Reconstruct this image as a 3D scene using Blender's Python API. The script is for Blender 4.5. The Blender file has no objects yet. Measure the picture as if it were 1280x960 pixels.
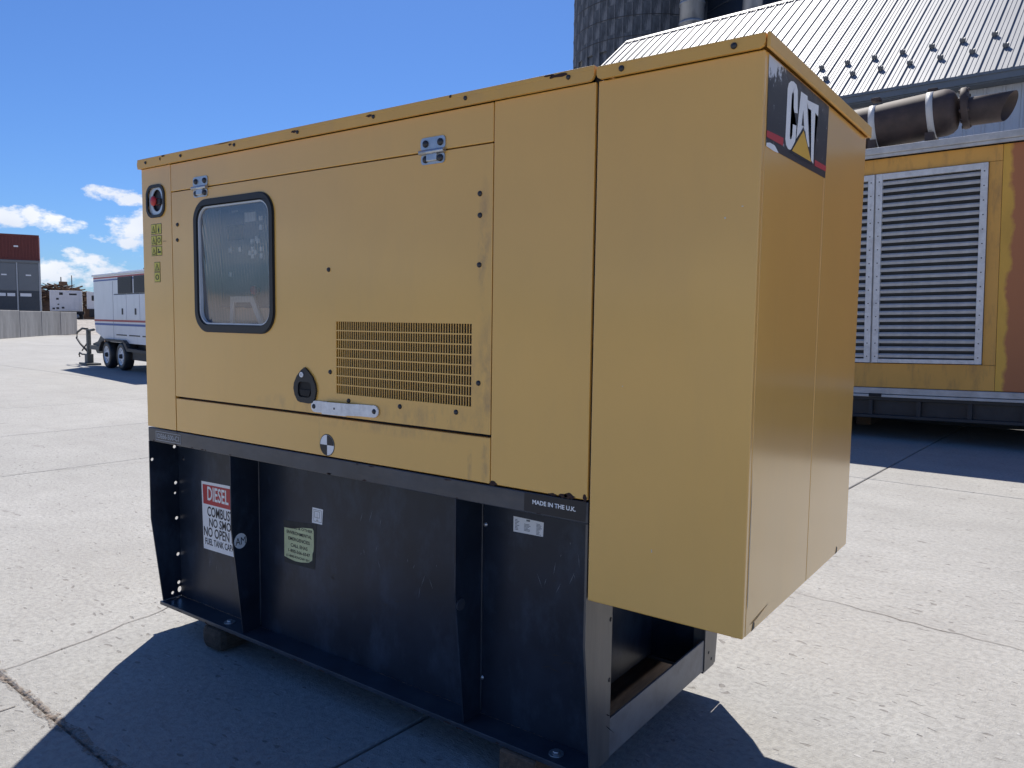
import bpy, bmesh, math, random
from mathutils import Vector, Matrix
random.seed(7)
SC = bpy.context.scene
COL = SC.collection
rad = math.radians

# ------------------------------------------------------------------ camera
cam_d = bpy.data.cameras.new('camera')
cam_d.sensor_fit = 'HORIZONTAL'; cam_d.sensor_width = 36.0; cam_d.lens = 27.318
cam_d.clip_start = 0.05; cam_d.clip_end = 6000
cam = bpy.data.objects.new('camera', cam_d); COL.objects.link(cam)
Rv = Vector((0.807703, 0.589442, 0.013164)); Uv = Vector((-0.059437, 0.059190, 0.996476)); Fv = Vector((-0.586586, 0.805639, -0.082843))
cam.matrix_world = Matrix(((Rv.x, Uv.x, -Fv.x, 1.09815), (Rv.y, Uv.y, -Fv.y, -1.88319), (Rv.z, Uv.z, -Fv.z, 1.47769), (0, 0, 0, 1)))
SC.camera = cam

# ------------------------------------------------------------------ sun, sky, exposure
SUN_EL = rad(54.0)
SUN_H = Vector((-0.63, 0.777, 0)).normalized()
to_sun = Vector((SUN_H.x * math.cos(SUN_EL), SUN_H.y * math.cos(SUN_EL), math.sin(SUN_EL)))
sl = bpy.data.lights.new('sun', 'SUN'); sl.energy = 4.6; sl.angle = rad(0.5); sl.color = (1.0, 0.945, 0.87)
so = bpy.data.objects.new('sun', sl); COL.objects.link(so)
so.rotation_euler = to_sun.to_track_quat('Z', 'Y').to_euler()
so.location = (0, 0, 30)
SC.view_settings.view_transform = 'Standard'
SC.view_settings.look = 'None'
SC.view_settings.exposure = 0.46
SC.view_settings.gamma = 1.0

W = bpy.data.worlds.new('World'); SC.world = W; W.use_nodes = True
nt = W.node_tree; nt.nodes.clear()
def N(t, kind, **kw):
    n = t.nodes.new(kind)
    for k, v in kw.items():
        if k.startswith('i_'):
            n.inputs[int(k[2:]) if k[2:].isdigit() else k[2:].replace('_', ' ')].default_value = v
        else: setattr(n, k, v)
    return n
def math_(t, op, a, b=None, c=None, clamp=False):
    n = t.nodes.new('ShaderNodeMath'); n.operation = op; n.use_clamp = clamp
    for i, v in enumerate((a, b, c)):
        if v is None: continue
        if isinstance(v, (int, float)): n.inputs[i].default_value = v
        else: t.links.new(v, n.inputs[i])
    return n.outputs[0]
def mixc(t, fac, a, b, mode='MIX'):
    n = t.nodes.new('ShaderNodeMix'); n.data_type = 'RGBA'; n.blend_type = mode
    for idx, v in ((0, fac), (6, a), (7, b)):
        if isinstance(v, (int, float)): n.inputs[idx].default_value = v
        elif isinstance(v, (tuple, list)): n.inputs[idx].default_value = (*v[:3], 1)
        else: t.links.new(v, n.inputs[idx])
    return n.outputs[2]
sky = N(nt, 'ShaderNodeTexSky', sky_type='NISHITA', sun_disc=False, sun_elevation=SUN_EL, altitude=100.0, air_density=1.0, dust_density=0.4, ozone_density=2.5)
sky.sun_rotation = math.atan2(SUN_H.x, SUN_H.y)
tc = N(nt, 'ShaderNodeTexCoord')
sep = N(nt, 'ShaderNodeSeparateXYZ'); nt.links.new(tc.outputs['Generated'], sep.inputs[0])
az = math_(nt, 'ARCTAN2', sep.outputs[0], sep.outputs[1])          # radians, 0 = +Y, positive to +X
el = math_(nt, 'ARCSINE', sep.outputs[2])
comb = N(nt, 'ShaderNodeCombineXYZ'); nt.links.new(math_(nt, 'MULTIPLY', az, 1.0), comb.inputs[0]); nt.links.new(math_(nt, 'MULTIPLY', el, 1.7), comb.inputs[1])
nz = N(nt, 'ShaderNodeTexNoise', noise_dimensions='3D'); nz.inputs['Scale'].default_value = 26; nz.inputs['Detail'].default_value = 7; nz.inputs['Roughness'].default_value = 0.6
nt.links.new(comb.outputs[0], nz.inputs['Vector'])
nz2 = N(nt, 'ShaderNodeTexNoise'); nz2.inputs['Scale'].default_value = 9; nz2.inputs['Detail'].default_value = 3
nt.links.new(comb.outputs[0], nz2.inputs['Vector'])
# cumulus banks low over the horizon, all the way round (azimuth, elevation, half width, half height in degrees)
BANKS = [(-71.5, 5.9, 6.0, 1.0), (-66.4, 5.6, 1.9, 0.6), (-62.8, 7.6, 2.1, 0.7), (-60.8, 5.4, 3.0, 1.7), (-65.3, 2.8, 3.4, 1.15), (-56, 2.2, 6, 1.6), (-75, 2.4, 6, 1.2)]
r2 = random.Random(3)
for a in range(-175, 180, 12):
    if -84 < a < -50: continue
    BANKS.append((a + r2.uniform(-5, 5), r2.uniform(2, 5.5), r2.uniform(4, 8), r2.uniform(1.0, 1.9)))  # unseen banks, packed denser to brighten shaded faces and reflections
acc = None
for (a, e, w, h) in BANKS:
    dx = math_(nt, 'DIVIDE', math_(nt, 'SUBTRACT', az, rad(a)), rad(w))
    dy = math_(nt, 'DIVIDE', math_(nt, 'SUBTRACT', el, rad(e)), rad(h))
    d2 = math_(nt, 'ADD', math_(nt, 'MULTIPLY', dx, dx), math_(nt, 'MULTIPLY', dy, dy))
    g = math_(nt, 'SUBTRACT', 1.0, d2)
    acc = g if acc is None else math_(nt, 'MAXIMUM', acc, g)
acc = math_(nt, 'MAXIMUM', acc, -1.5)
dens = math_(nt, 'ADD', math_(nt, 'MULTIPLY', acc, 0.55), math_(nt, 'MULTIPLY', math_(nt, 'SUBTRACT', nz.outputs[0], 0.5), 2.6))
mask = math_(nt, 'MULTIPLY', math_(nt, 'ADD', dens, -0.10), 3.0, clamp=True)
mask = math_(nt, 'MULTIPLY', mask, 0.93)
wisp = math_(nt, 'MULTIPLY', math_(nt, 'SUBTRACT', 0.2, el), 0.9, clamp=True)
bodyc = mixc(nt, math_(nt, 'MULTIPLY', math_(nt, 'SUBTRACT', nz2.outputs[0], 0.35), 2.2, clamp=True), (5.6, 6.0, 6.9), (8.0, 8.0, 8.0))
deep = mixc(nt, 1.0, sky.outputs[0], (0.325, 0.51, 0.82), 'MULTIPLY')
skyc = mixc(nt, mask, deep, bodyc)
bg = N(nt, 'ShaderNodeBackground'); bg.inputs['Strength'].default_value = 0.1
nt.links.new(skyc, bg.inputs[0])
wo = N(nt, 'ShaderNodeOutputWorld'); nt.links.new(bg.outputs[0], wo.inputs[0])

# ------------------------------------------------------------------ materials
def mat(name, base, rough=0.5, metal=0.0, var=0.12, scale=6.0, stretch=(1, 1, 1), bump=0.0, bscale=40.0, bdist=0.002,
        coat=0.0, spec=0.5, rnd=0.0, dirt=None, dirt_amt=0.0, dirt_scale=3.0, dirt_stretch=(1, 1, 1), wave=0.0, rvar=0.1):
    m = bpy.data.materials.new(name); m.use_nodes = True; t = m.node_tree
    p = t.nodes['Principled BSDF']
    tcn = N(t, 'ShaderNodeTexCoord')
    mp = N(t, 'ShaderNodeMapping'); mp.inputs['Scale'].default_value = stretch
    t.links.new(tcn.outputs['Object'], mp.inputs[0])
    n1 = N(t, 'ShaderNodeTexNoise'); n1.inputs['Scale'].default_value = scale; n1.inputs['Detail'].default_value = 6; n1.inputs['Roughness'].default_value = 0.6
    t.links.new(mp.outputs[0], n1.inputs['Vector'])
    lo = tuple(max(0, c * (1 - var)) for c in base); hi = tuple(min(1, c * (1 + var)) for c in base)
    f = math_(t, 'MULTIPLY_ADD', n1.outputs[0], 2.2, -0.6, clamp=True)
    c = mixc(t, f, lo, hi)
    if rnd:
        oi = N(t, 'ShaderNodeObjectInfo')
        k = math_(t, 'MULTIPLY_ADD', oi.outputs['Random'], 2 * rnd, 1 - rnd)
        cc = N(t, 'ShaderNodeCombineXYZ')
        for i in range(3): t.links.new(k, cc.inputs[i])
        c = mixc(t, 1.0, c, cc.outputs[0], 'MULTIPLY')
    if dirt:
        mp2 = N(t, 'ShaderNodeMapping'); mp2.inputs['Scale'].default_value = dirt_stretch; t.links.new(tcn.outputs['Object'], mp2.inputs[0])
        n2 = N(t, 'ShaderNodeTexNoise'); n2.inputs['Scale'].default_value = dirt_scale; n2.inputs['Detail'].default_value = 8; n2.inputs['Roughness'].default_value = 0.68
        t.links.new(mp2.outputs[0], n2.inputs['Vector'])
        df = math_(t, 'MULTIPLY', math_(t, 'MULTIPLY_ADD', n2.outputs[0], 4.0, -2.0, clamp=True), dirt_amt)
        c = mixc(t, df, c, dirt)
    t.links.new(c, p.inputs['Base Color'])
    t.links.new(math_(t, 'MULTIPLY_ADD', n1.outputs[0], rvar, rough - rvar * 0.5), p.inputs['Roughness'])
    p.inputs['Metallic'].default_value = metal
    p.inputs['Coat Weight'].default_value = coat; p.inputs['Coat Roughness'].default_value = 0.15
    p.inputs['Specular IOR Level'].default_value = spec
    last = None
    if bump:
        n3 = N(t, 'ShaderNodeTexNoise'); n3.inputs['Scale'].default_value = bscale; n3.inputs['Detail'].default_value = 5
        t.links.new(mp.outputs[0], n3.inputs['Vector'])
        b = N(t, 'ShaderNodeBump'); b.inputs['Strength'].default_value = bump; b.inputs['Distance'].default_value = bdist
        t.links.new(n3.outputs[0], b.inputs['Height']); last = b.outputs[0]
    if wave:
        n4 = N(t, 'ShaderNodeTexNoise'); n4.inputs['Scale'].default_value = 2.2; n4.inputs['Detail'].default_value = 1
        t.links.new(tcn.outputs['Object'], n4.inputs['Vector'])
        b2 = N(t, 'ShaderNodeBump'); b2.inputs['Strength'].default_value = 1.0; b2.inputs['Distance'].default_value = wave
        t.links.new(n4.outputs[0], b2.inputs['Height'])
        if last is not None: t.links.new(last, b2.inputs['Normal'])
        last = b2.outputs[0]
    if last is not None: t.links.new(last, p.inputs['Normal'])
    return m

YELLOW = mat('yellow_paint', (0.85, 0.475, 0.095), 0.33, var=0.07, scale=1.1, stretch=(1, 1, .8), bump=0.10, bscale=220, bdist=0.0003, coat=1.0,
             dirt=(0.60, 0.34, 0.11), dirt_amt=0.10, dirt_scale=4, dirt_stretch=(3, 3, .6), wave=0.010)
YELLOW2 = mat('lid_yellow_paint', (0.77, 0.43, 0.095), 0.40, var=0.06, scale=5, coat=0.15, bump=.1, bscale=200, bdist=.0004,
              dirt=(0.48, 0.33, 0.17), dirt_amt=0.3, dirt_scale=6, dirt_stretch=(1, 1, .6))
BLACK = mat('black_tank_paint', (0.020, 0.029, 0.046), 0.36, var=0.35, scale=4, bump=.15, bscale=120, bdist=.0006, coat=0.04,
            dirt=(0.055, 0.080, 0.120), dirt_amt=0.7, dirt_scale=6.5, dirt_stretch=(1.3, 1.3, .7), wave=.004, spec=.28)
BLACKR = mat('black_rail_paint', (0.045, 0.055, 0.072), 0.3, var=0.3, scale=9, bump=.1, bscale=160, bdist=.0005, dirt=(0.13, 0.12, 0.11), dirt_amt=.5, dirt_scale=6, dirt_stretch=(.6, 1, 2))
POSTM = mat('black_post_paint_sheen', (0.13, 0.12, 0.11), 0.34, var=0.3, scale=5, stretch=(3, 3, .4), dirt=(0.2, 0.17, 0.14), dirt_amt=.5, dirt_scale=5, dirt_stretch=(3, 3, .6), bump=.1)  # ground reflected in glossy black paint, put into a paler brownish base
DARK = mat('dark_interior', (0.012, 0.012, 0.013), 0.7)
RUBBER = mat('black_rubber', (0.02, 0.021, 0.023), 0.5, var=.2, bump=.1, bscale=200, bdist=.0005)
STEEL = mat('galvanised_hinge_steel', (0.52, 0.54, 0.56), 0.38, 0.85, var=.15, scale=30, bump=.1, bscale=120, bdist=.0005)
BARM = mat('white_steel_bar', (0.90, 0.88, 0.85), 0.4, 0.0, var=.12, scale=40, dirt=(.45, .43, .4), dirt_amt=.4, dirt_scale=25)
SCREW = mat('dark_screw_head', (0.06, 0.06, 0.065), 0.45, 0.6)
RUST = mat('rust_chip', (0.045, 0.022, 0.018), 0.85, var=.4, scale=60)
GRIME = mat('brown_rust_streak', (0.52, 0.33, 0.14), 0.7, var=.3, scale=30)
WHITE = mat('white_print', (0.90, 0.90, 0.89), 0.4, var=.04, scale=20)
INK = mat('black_print', (0.018, 0.018, 0.022), 0.5, var=.2)
REDP = mat('red_print', (0.52, 0.035, 0.045), 0.42, var=.1)
LOGOY = mat('yellow_print', (0.80, 0.45, 0.045), 0.42, var=.05)
STICK = mat('yellow_warning_print', (0.66, 0.58, 0.10), 0.5, var=.08, scale=30)
LIME = mat('pale_green_sticker', (0.68, 0.70, 0.38), 0.55, var=.12, scale=14, dirt=(.5, .5, .32), dirt_amt=.5, dirt_scale=20)
RESID = mat('old_sticker_residue', (0.05, 0.048, 0.042), 0.75, var=.3, scale=30)
REDB = mat('red_button', (0.5, 0.03, 0.03), 0.35)
WOOD = mat('weathered_timber', (0.16, 0.10, 0.065), 0.85, var=.35, scale=9, stretch=(8, 1, 8), bump=.5, bscale=30, bdist=.004, dirt=(.05, .04, .035), dirt_amt=.6)
WOODD = mat('dark_old_timber', (0.07, 0.055, 0.042), 0.9, var=.45, scale=7, stretch=(6, 1, 6), bump=.8, bscale=22, bdist=.008)
GREYP = mat('control_panel_grey', (0.085, 0.10, 0.125), 0.45, var=.1)
SCRN = mat('dark_screen', (0.01, 0.012, 0.016), 0.2)
TAN = mat('tan_inner_frame', (0.85, 0.52, 0.30), 0.5, var=.05)
SILV = mat('grey_sheet_metal', (0.42, 0.43, 0.44), 0.45, .5, var=.1)

def grimy(name, marks):
    m = YELLOW.copy(); m.name = name; t = m.node_tree; p = t.nodes['Principled BSDF']
    old = p.inputs['Base Color'].links[0].from_socket
    tcn = N(t, 'ShaderNodeTexCoord'); sp = N(t, 'ShaderNodeSeparateXYZ'); t.links.new(tcn.outputs['Object'], sp.inputs[0])
    n = N(t, 'ShaderNodeTexNoise'); n.inputs['Scale'].default_value = 22; n.inputs['Detail'].default_value = 7; n.inputs['Roughness'].default_value = .7
    mp = N(t, 'ShaderNodeMapping'); mp.inputs['Scale'].default_value = (1, 1, .45); t.links.new(tcn.outputs['Object'], mp.inputs[0]); t.links.new(mp.outputs[0], n.inputs['Vector'])
    nn = math_(t, 'MULTIPLY_ADD', n.outputs[0], 3.2, -1.35, clamp=True); acc = None
    for (x, z, w, h, k) in marks:      # world x, z of the dirty spot with its half sizes
        dx = math_(t, 'DIVIDE', math_(t, 'SUBTRACT', sp.outputs[0], x + 1.0), w); dz = math_(t, 'DIVIDE', math_(t, 'SUBTRACT', sp.outputs[2], z - .12), h)
        g = math_(t, 'MULTIPLY', math_(t, 'SUBTRACT', 1.0, math_(t, 'ADD', math_(t, 'MULTIPLY', dx, dx), math_(t, 'MULTIPLY', dz, dz)), clamp=True), k)
        acc = g if acc is None else math_(t, 'MAXIMUM', acc, g)
    t.links.new(mixc(t, math_(t, 'MULTIPLY', acc, nn), old, (.30, .17, .075)), p.inputs['Base Color']); return m
DOORM = grimy('door_yellow_paint', [(-.375, 1.25, .05, .28, .75), (-.385, 1.70, .03, .22, .8), (-.60, 1.155, .35, .05, .6), (-.43, 1.33, .03, .14, .6), (-1.25, 1.15, .3, .04, .5)])
SILLM = grimy('sill_yellow_paint', [(-.375, 1.04, .018, .11, .95), (-.435, 1.04, .012, .11, .95), (-.8, 1.10, .5, .03, .5), (-1.15, 1.05, .006, .1, .6)])
def logo_mat():
    m = mat('black_logo_print', (0.022, 0.025, 0.03), 0.38, var=.2, scale=20)
    t = m.node_tree; p = t.nodes['Principled BSDF']
    old = p.inputs['Base Color'].links[0].from_socket
    tcn = N(t, 'ShaderNodeTexCoord'); s = N(t, 'ShaderNodeSeparateXYZ'); t.links.new(tcn.outputs['Generated'], s.inputs[0])
    mp = N(t, 'ShaderNodeMapping'); mp.inputs['Scale'].default_value = (1, 9, 2.2); t.links.new(tcn.outputs['Generated'], mp.inputs[0])
    n = N(t, 'ShaderNodeTexNoise'); n.inputs['Scale'].default_value = 3.2; n.inputs['Detail'].default_value = 9; n.inputs['Roughness'].default_value = .72
    t.links.new(mp.outputs[0], n.inputs['Vector'])
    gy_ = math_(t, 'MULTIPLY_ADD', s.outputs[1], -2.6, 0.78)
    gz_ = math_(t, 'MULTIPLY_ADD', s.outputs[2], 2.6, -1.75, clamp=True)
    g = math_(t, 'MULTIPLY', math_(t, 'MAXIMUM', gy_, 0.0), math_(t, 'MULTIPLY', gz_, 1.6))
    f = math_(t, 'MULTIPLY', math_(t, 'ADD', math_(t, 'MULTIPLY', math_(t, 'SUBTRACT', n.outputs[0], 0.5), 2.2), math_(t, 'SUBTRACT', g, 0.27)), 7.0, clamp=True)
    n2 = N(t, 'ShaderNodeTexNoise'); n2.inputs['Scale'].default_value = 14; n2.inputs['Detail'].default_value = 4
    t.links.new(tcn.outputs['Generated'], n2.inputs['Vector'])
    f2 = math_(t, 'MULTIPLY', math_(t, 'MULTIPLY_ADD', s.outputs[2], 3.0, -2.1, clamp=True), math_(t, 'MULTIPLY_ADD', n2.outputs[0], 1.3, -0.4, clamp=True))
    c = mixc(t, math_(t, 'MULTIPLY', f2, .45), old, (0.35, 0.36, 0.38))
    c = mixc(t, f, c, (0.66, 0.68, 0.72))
    t.links.new(c, p.inputs['Base Color'])
    return m
LOGOB = logo_mat()

def concrete_mat():
    m = bpy.data.materials.new('brushed_concrete'); m.use_nodes = True; t = m.node_tree; p = t.nodes['Principled BSDF']
    tcn = N(t, 'ShaderNodeTexCoord')
    def noise(scale, detail=5, rough=.6, st=(1, 1, 1)):
        mp = N(t, 'ShaderNodeMapping'); mp.inputs['Scale'].default_value = st; t.links.new(tcn.outputs['Object'], mp.inputs[0])
        n = N(t, 'ShaderNodeTexNoise'); n.inputs['Scale'].default_value = scale; n.inputs['Detail'].default_value = detail; n.inputs['Roughness'].default_value = rough
        t.links.new(mp.outputs[0], n.inputs['Vector']); return n.outputs[0]
    big = noise(.45, 4, .6); mid = noise(2.6, 6, .68); fine = noise(38, 6, .7); grit = noise(150, 3, .6)
    br = noise(20, 4, .65, (.35, 1.3, 1))
    c = mixc(t, math_(t, 'MULTIPLY_ADD', big, 2.4, -.7, clamp=True), (.385, .379, .352), (.475, .467, .438))
    c = mixc(t, math_(t, 'MULTIPLY_ADD', mid, 2.8, -.95, clamp=True), mixc(t, .5, c, (.33, .32, .30)), c)
    c = mixc(t, math_(t, 'MULTIPLY_ADD', fine, 4.2, -1.45, clamp=True), mixc(t, .55, c, (.21, .203, .19)), c)
    c = mixc(t, math_(t, 'MULTIPLY_ADD', br, 5.0, -2.9, clamp=True), c, (.27, .262, .245))
    # dark chips and pale flecks
    def flecks(scale, st, thr, k=30):
        mp = N(t, 'ShaderNodeMapping'); mp.inputs['Scale'].default_value = st; mp.inputs['Rotation'].default_value = (0, 0, .12); t.links.new(tcn.outputs['Object'], mp.inputs[0])
        wv = N(t, 'ShaderNodeTexNoise'); wv.inputs['Scale'].default_value = 9; wv.inputs['Detail'].default_value = 3
        t.links.new(mp.outputs[0], wv.inputs['Vector'])
        ad = N(t, 'ShaderNodeVectorMath', operation='MULTIPLY_ADD'); t.links.new(wv.outputs['Color'], ad.inputs[0]); ad.inputs[1].default_value = (.12, .12, 0); t.links.new(mp.outputs[0], ad.inputs[2])
        v = N(t, 'ShaderNodeTexVoronoi'); v.inputs['Scale'].default_value = scale; t.links.new(ad.outputs[0], v.inputs['Vector'])
        sp = N(t, 'ShaderNodeSeparateXYZ'); t.links.new(v.outputs['Color'], sp.inputs[0])
        lim = math_(t, 'MULTIPLY', math_(t, 'MULTIPLY_ADD', sp.outputs[0], 2.5, -1.5, clamp=True), thr)
        return math_(t, 'MULTIPLY', math_(t, 'SUBTRACT', lim, v.outputs['Distance']), k, clamp=True)
    dk = flecks(30, (.5, 1.3, 1), .30); lt = flecks(42, (.6, 1.2, 1), .26); dk2 = flecks(2.3, (.5, 1.6, 1), .12, 12)
    c = mixc(t, math_(t, 'MULTIPLY', dk, .65), c, (.17, .155, .14))
    c = mixc(t, math_(t, 'MULTIPLY', lt, .4), c, (.62, .61, .59))
    c = mixc(t, math_(t, 'MULTIPLY', dk2, .45), c, (.18, .165, .15))
    # slab to slab tone, broad soft stains, oil spots
    oi = N(t, 'ShaderNodeObjectInfo'); k_ = math_(t, 'MULTIPLY_ADD', oi.outputs['Random'], .10, .95); kc = N(t, 'ShaderNodeCombineXYZ')
    for q_ in range(3): t.links.new(k_, kc.inputs[q_])
    c = mixc(t, 1.0, c, kc.outputs[0], 'MULTIPLY')
    sw_ = noise(.55, 6, .62, (.55, 1.5, 1)); c = mixc(t, math_(t, 'MULTIPLY', math_(t, 'MULTIPLY_ADD', sw_, 4, -1.9, clamp=True), .42), c, (.30, .29, .27))
    sw2 = noise(1.9, 7, .7, (.35, 1.7, 1)); c = mixc(t, math_(t, 'MULTIPLY', math_(t, 'MULTIPLY_ADD', sw2, 5, -2.7, clamp=True), .38), c, (.27, .26, .24))
    sp_ = noise(1.3, 3, .5); c = mixc(t, math_(t, 'MULTIPLY', math_(t, 'MULTIPLY_ADD', sp_, 14, -9.9, clamp=True), .55), c, (.13, .115, .10))
    st = noise(.9, 5, .7, (.7, 1.2, 1))
    c = mixc(t, math_(t, 'MULTIPLY', math_(t, 'MULTIPLY_ADD', st, 6, -3.9, clamp=True), .35), c, (.22, .205, .185))
    t.links.new(c, p.inputs['Base Color']); p.inputs['Roughness'].default_value = .82; p.inputs['Specular IOR Level'].default_value = .3
    h = math_(t, 'ADD', math_(t, 'MULTIPLY', fine, .7), math_(t, 'ADD', math_(t, 'MULTIPLY', grit, .35), math_(t, 'MULTIPLY', math_(t, 'SUBTRACT', lt, dk), .5)))
    b = N(t, 'ShaderNodeBump'); b.inputs['Strength'].default_value = .8; b.inputs['Distance'].default_value = .012
    t.links.new(h, b.inputs['Height']); t.links.new(b.outputs[0], p.inputs['Normal'])
    return m
CONC = concrete_mat()
JOINT = mat('dirt_in_joints', (.16, .12, .09), .95, var=.4, scale=14, bump=.6, bscale=60, bdist=.006)
STAINM = mat('brown_joint_stain', (.21, .165, .13), .9, var=.25, scale=12, dirt=(.36, .34, .31), dirt_amt=.9, dirt_scale=18)
_t = STAINM.node_tree; _p = _t.nodes['Principled BSDF']; _c = N(_t, 'ShaderNodeTexCoord'); _n = N(_t, 'ShaderNodeTexNoise'); _n.inputs['Scale'].default_value = 48; _n.inputs['Detail'].default_value = 7; _n.inputs['Roughness'].default_value = .75
_t.links.new(_c.outputs['Object'], _n.inputs['Vector']); _t.links.new(math_(_t, 'MULTIPLY_ADD', _n.outputs[0], 5.0, -2.15, clamp=True), _p.inputs['Alpha'])
CRACK = mat('crack_dirt', (.23, .21, .19), .95, var=.3, scale=30)
GRAVEL = mat('gravel', (.38, .35, .31), .95, var=.45, scale=3.5, bump=.8, bscale=12, bdist=.05, dirt=(.13, .115, .10), dirt_amt=.7, dirt_scale=1.2)
EARTH = mat('far_earth', (.32, .29, .23), .95, var=.3, scale=.05, dirt=(.09, .11, .05), dirt_amt=.8, dirt_scale=.02)

def pane_mat():
    m = bpy.data.materials.new('scuffed_window_pane'); m.use_nodes = True; t = m.node_tree
    p = t.nodes['Principled BSDF']; out = t.nodes['Material Output']
    p.inputs['Base Color'].default_value = (.55, .57, .60, 1); p.inputs['Roughness'].default_value = .09; p.inputs['Specular IOR Level'].default_value = .9
    p.inputs['Coat Weight'].default_value = 1.0; p.inputs['Coat Roughness'].default_value = .04
    tr = N(t, 'ShaderNodeBsdfTransparent'); tr.inputs[0].default_value = (.95, .96, .97, 1)
    gl = N(t, 'ShaderNodeBsdfGlossy'); gl.inputs['Roughness'].default_value = .05; gl.inputs[0].default_value = (.9, .9, .9, 1)
    df = N(t, 'ShaderNodeBsdfDiffuse'); df.inputs[0].default_value = (.62, .64, .68, 1)
    tcn = N(t, 'ShaderNodeTexCoord'); wv = N(t, 'ShaderNodeTexWave', wave_type='RINGS', rings_direction='SPHERICAL'); wv.inputs['Scale'].default_value = 21; wv.inputs['Distortion'].default_value = .6; wv.inputs['Detail'].default_value = 0
    mp = N(t, 'ShaderNodeMapping'); mp.inputs['Location'].default_value = (1.35, 0, -.65); mp.inputs['Scale'].default_value = (1, 1, .5)
    t.links.new(tcn.outputs['Object'], mp.inputs[0]); t.links.new(mp.outputs[0], wv.inputs[0])
    bp = N(t, 'ShaderNodeBump'); bp.inputs['Strength'].default_value = .5; bp.inputs['Distance'].default_value = .0009
    t.links.new(wv.outputs[1], bp.inputs['Height']); t.links.new(bp.outputs[0], gl.inputs['Normal'])
    fr = N(t, 'ShaderNodeFresnel'); fr.inputs[0].default_value = 1.85
    m1 = N(t, 'ShaderNodeMixShader'); t.links.new(math_(t, 'MULTIPLY_ADD', wv.outputs[1], .09, .10), m1.inputs[0]); t.links.new(tr.outputs[0], m1.inputs[1]); t.links.new(df.outputs[0], m1.inputs[2])
    m2 = N(t, 'ShaderNodeMixShader'); t.links.new(math_(t, 'MULTIPLY', fr.outputs[0], 1.35, clamp=True), m2.inputs[0]); t.links.new(m1.outputs[0], m2.inputs[1]); t.links.new(gl.outputs[0], m2.inputs[2])
    t.links.new(m2.outputs[0], out.inputs[0]); t.nodes.remove(p)
    return m
PANE = pane_mat()

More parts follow.
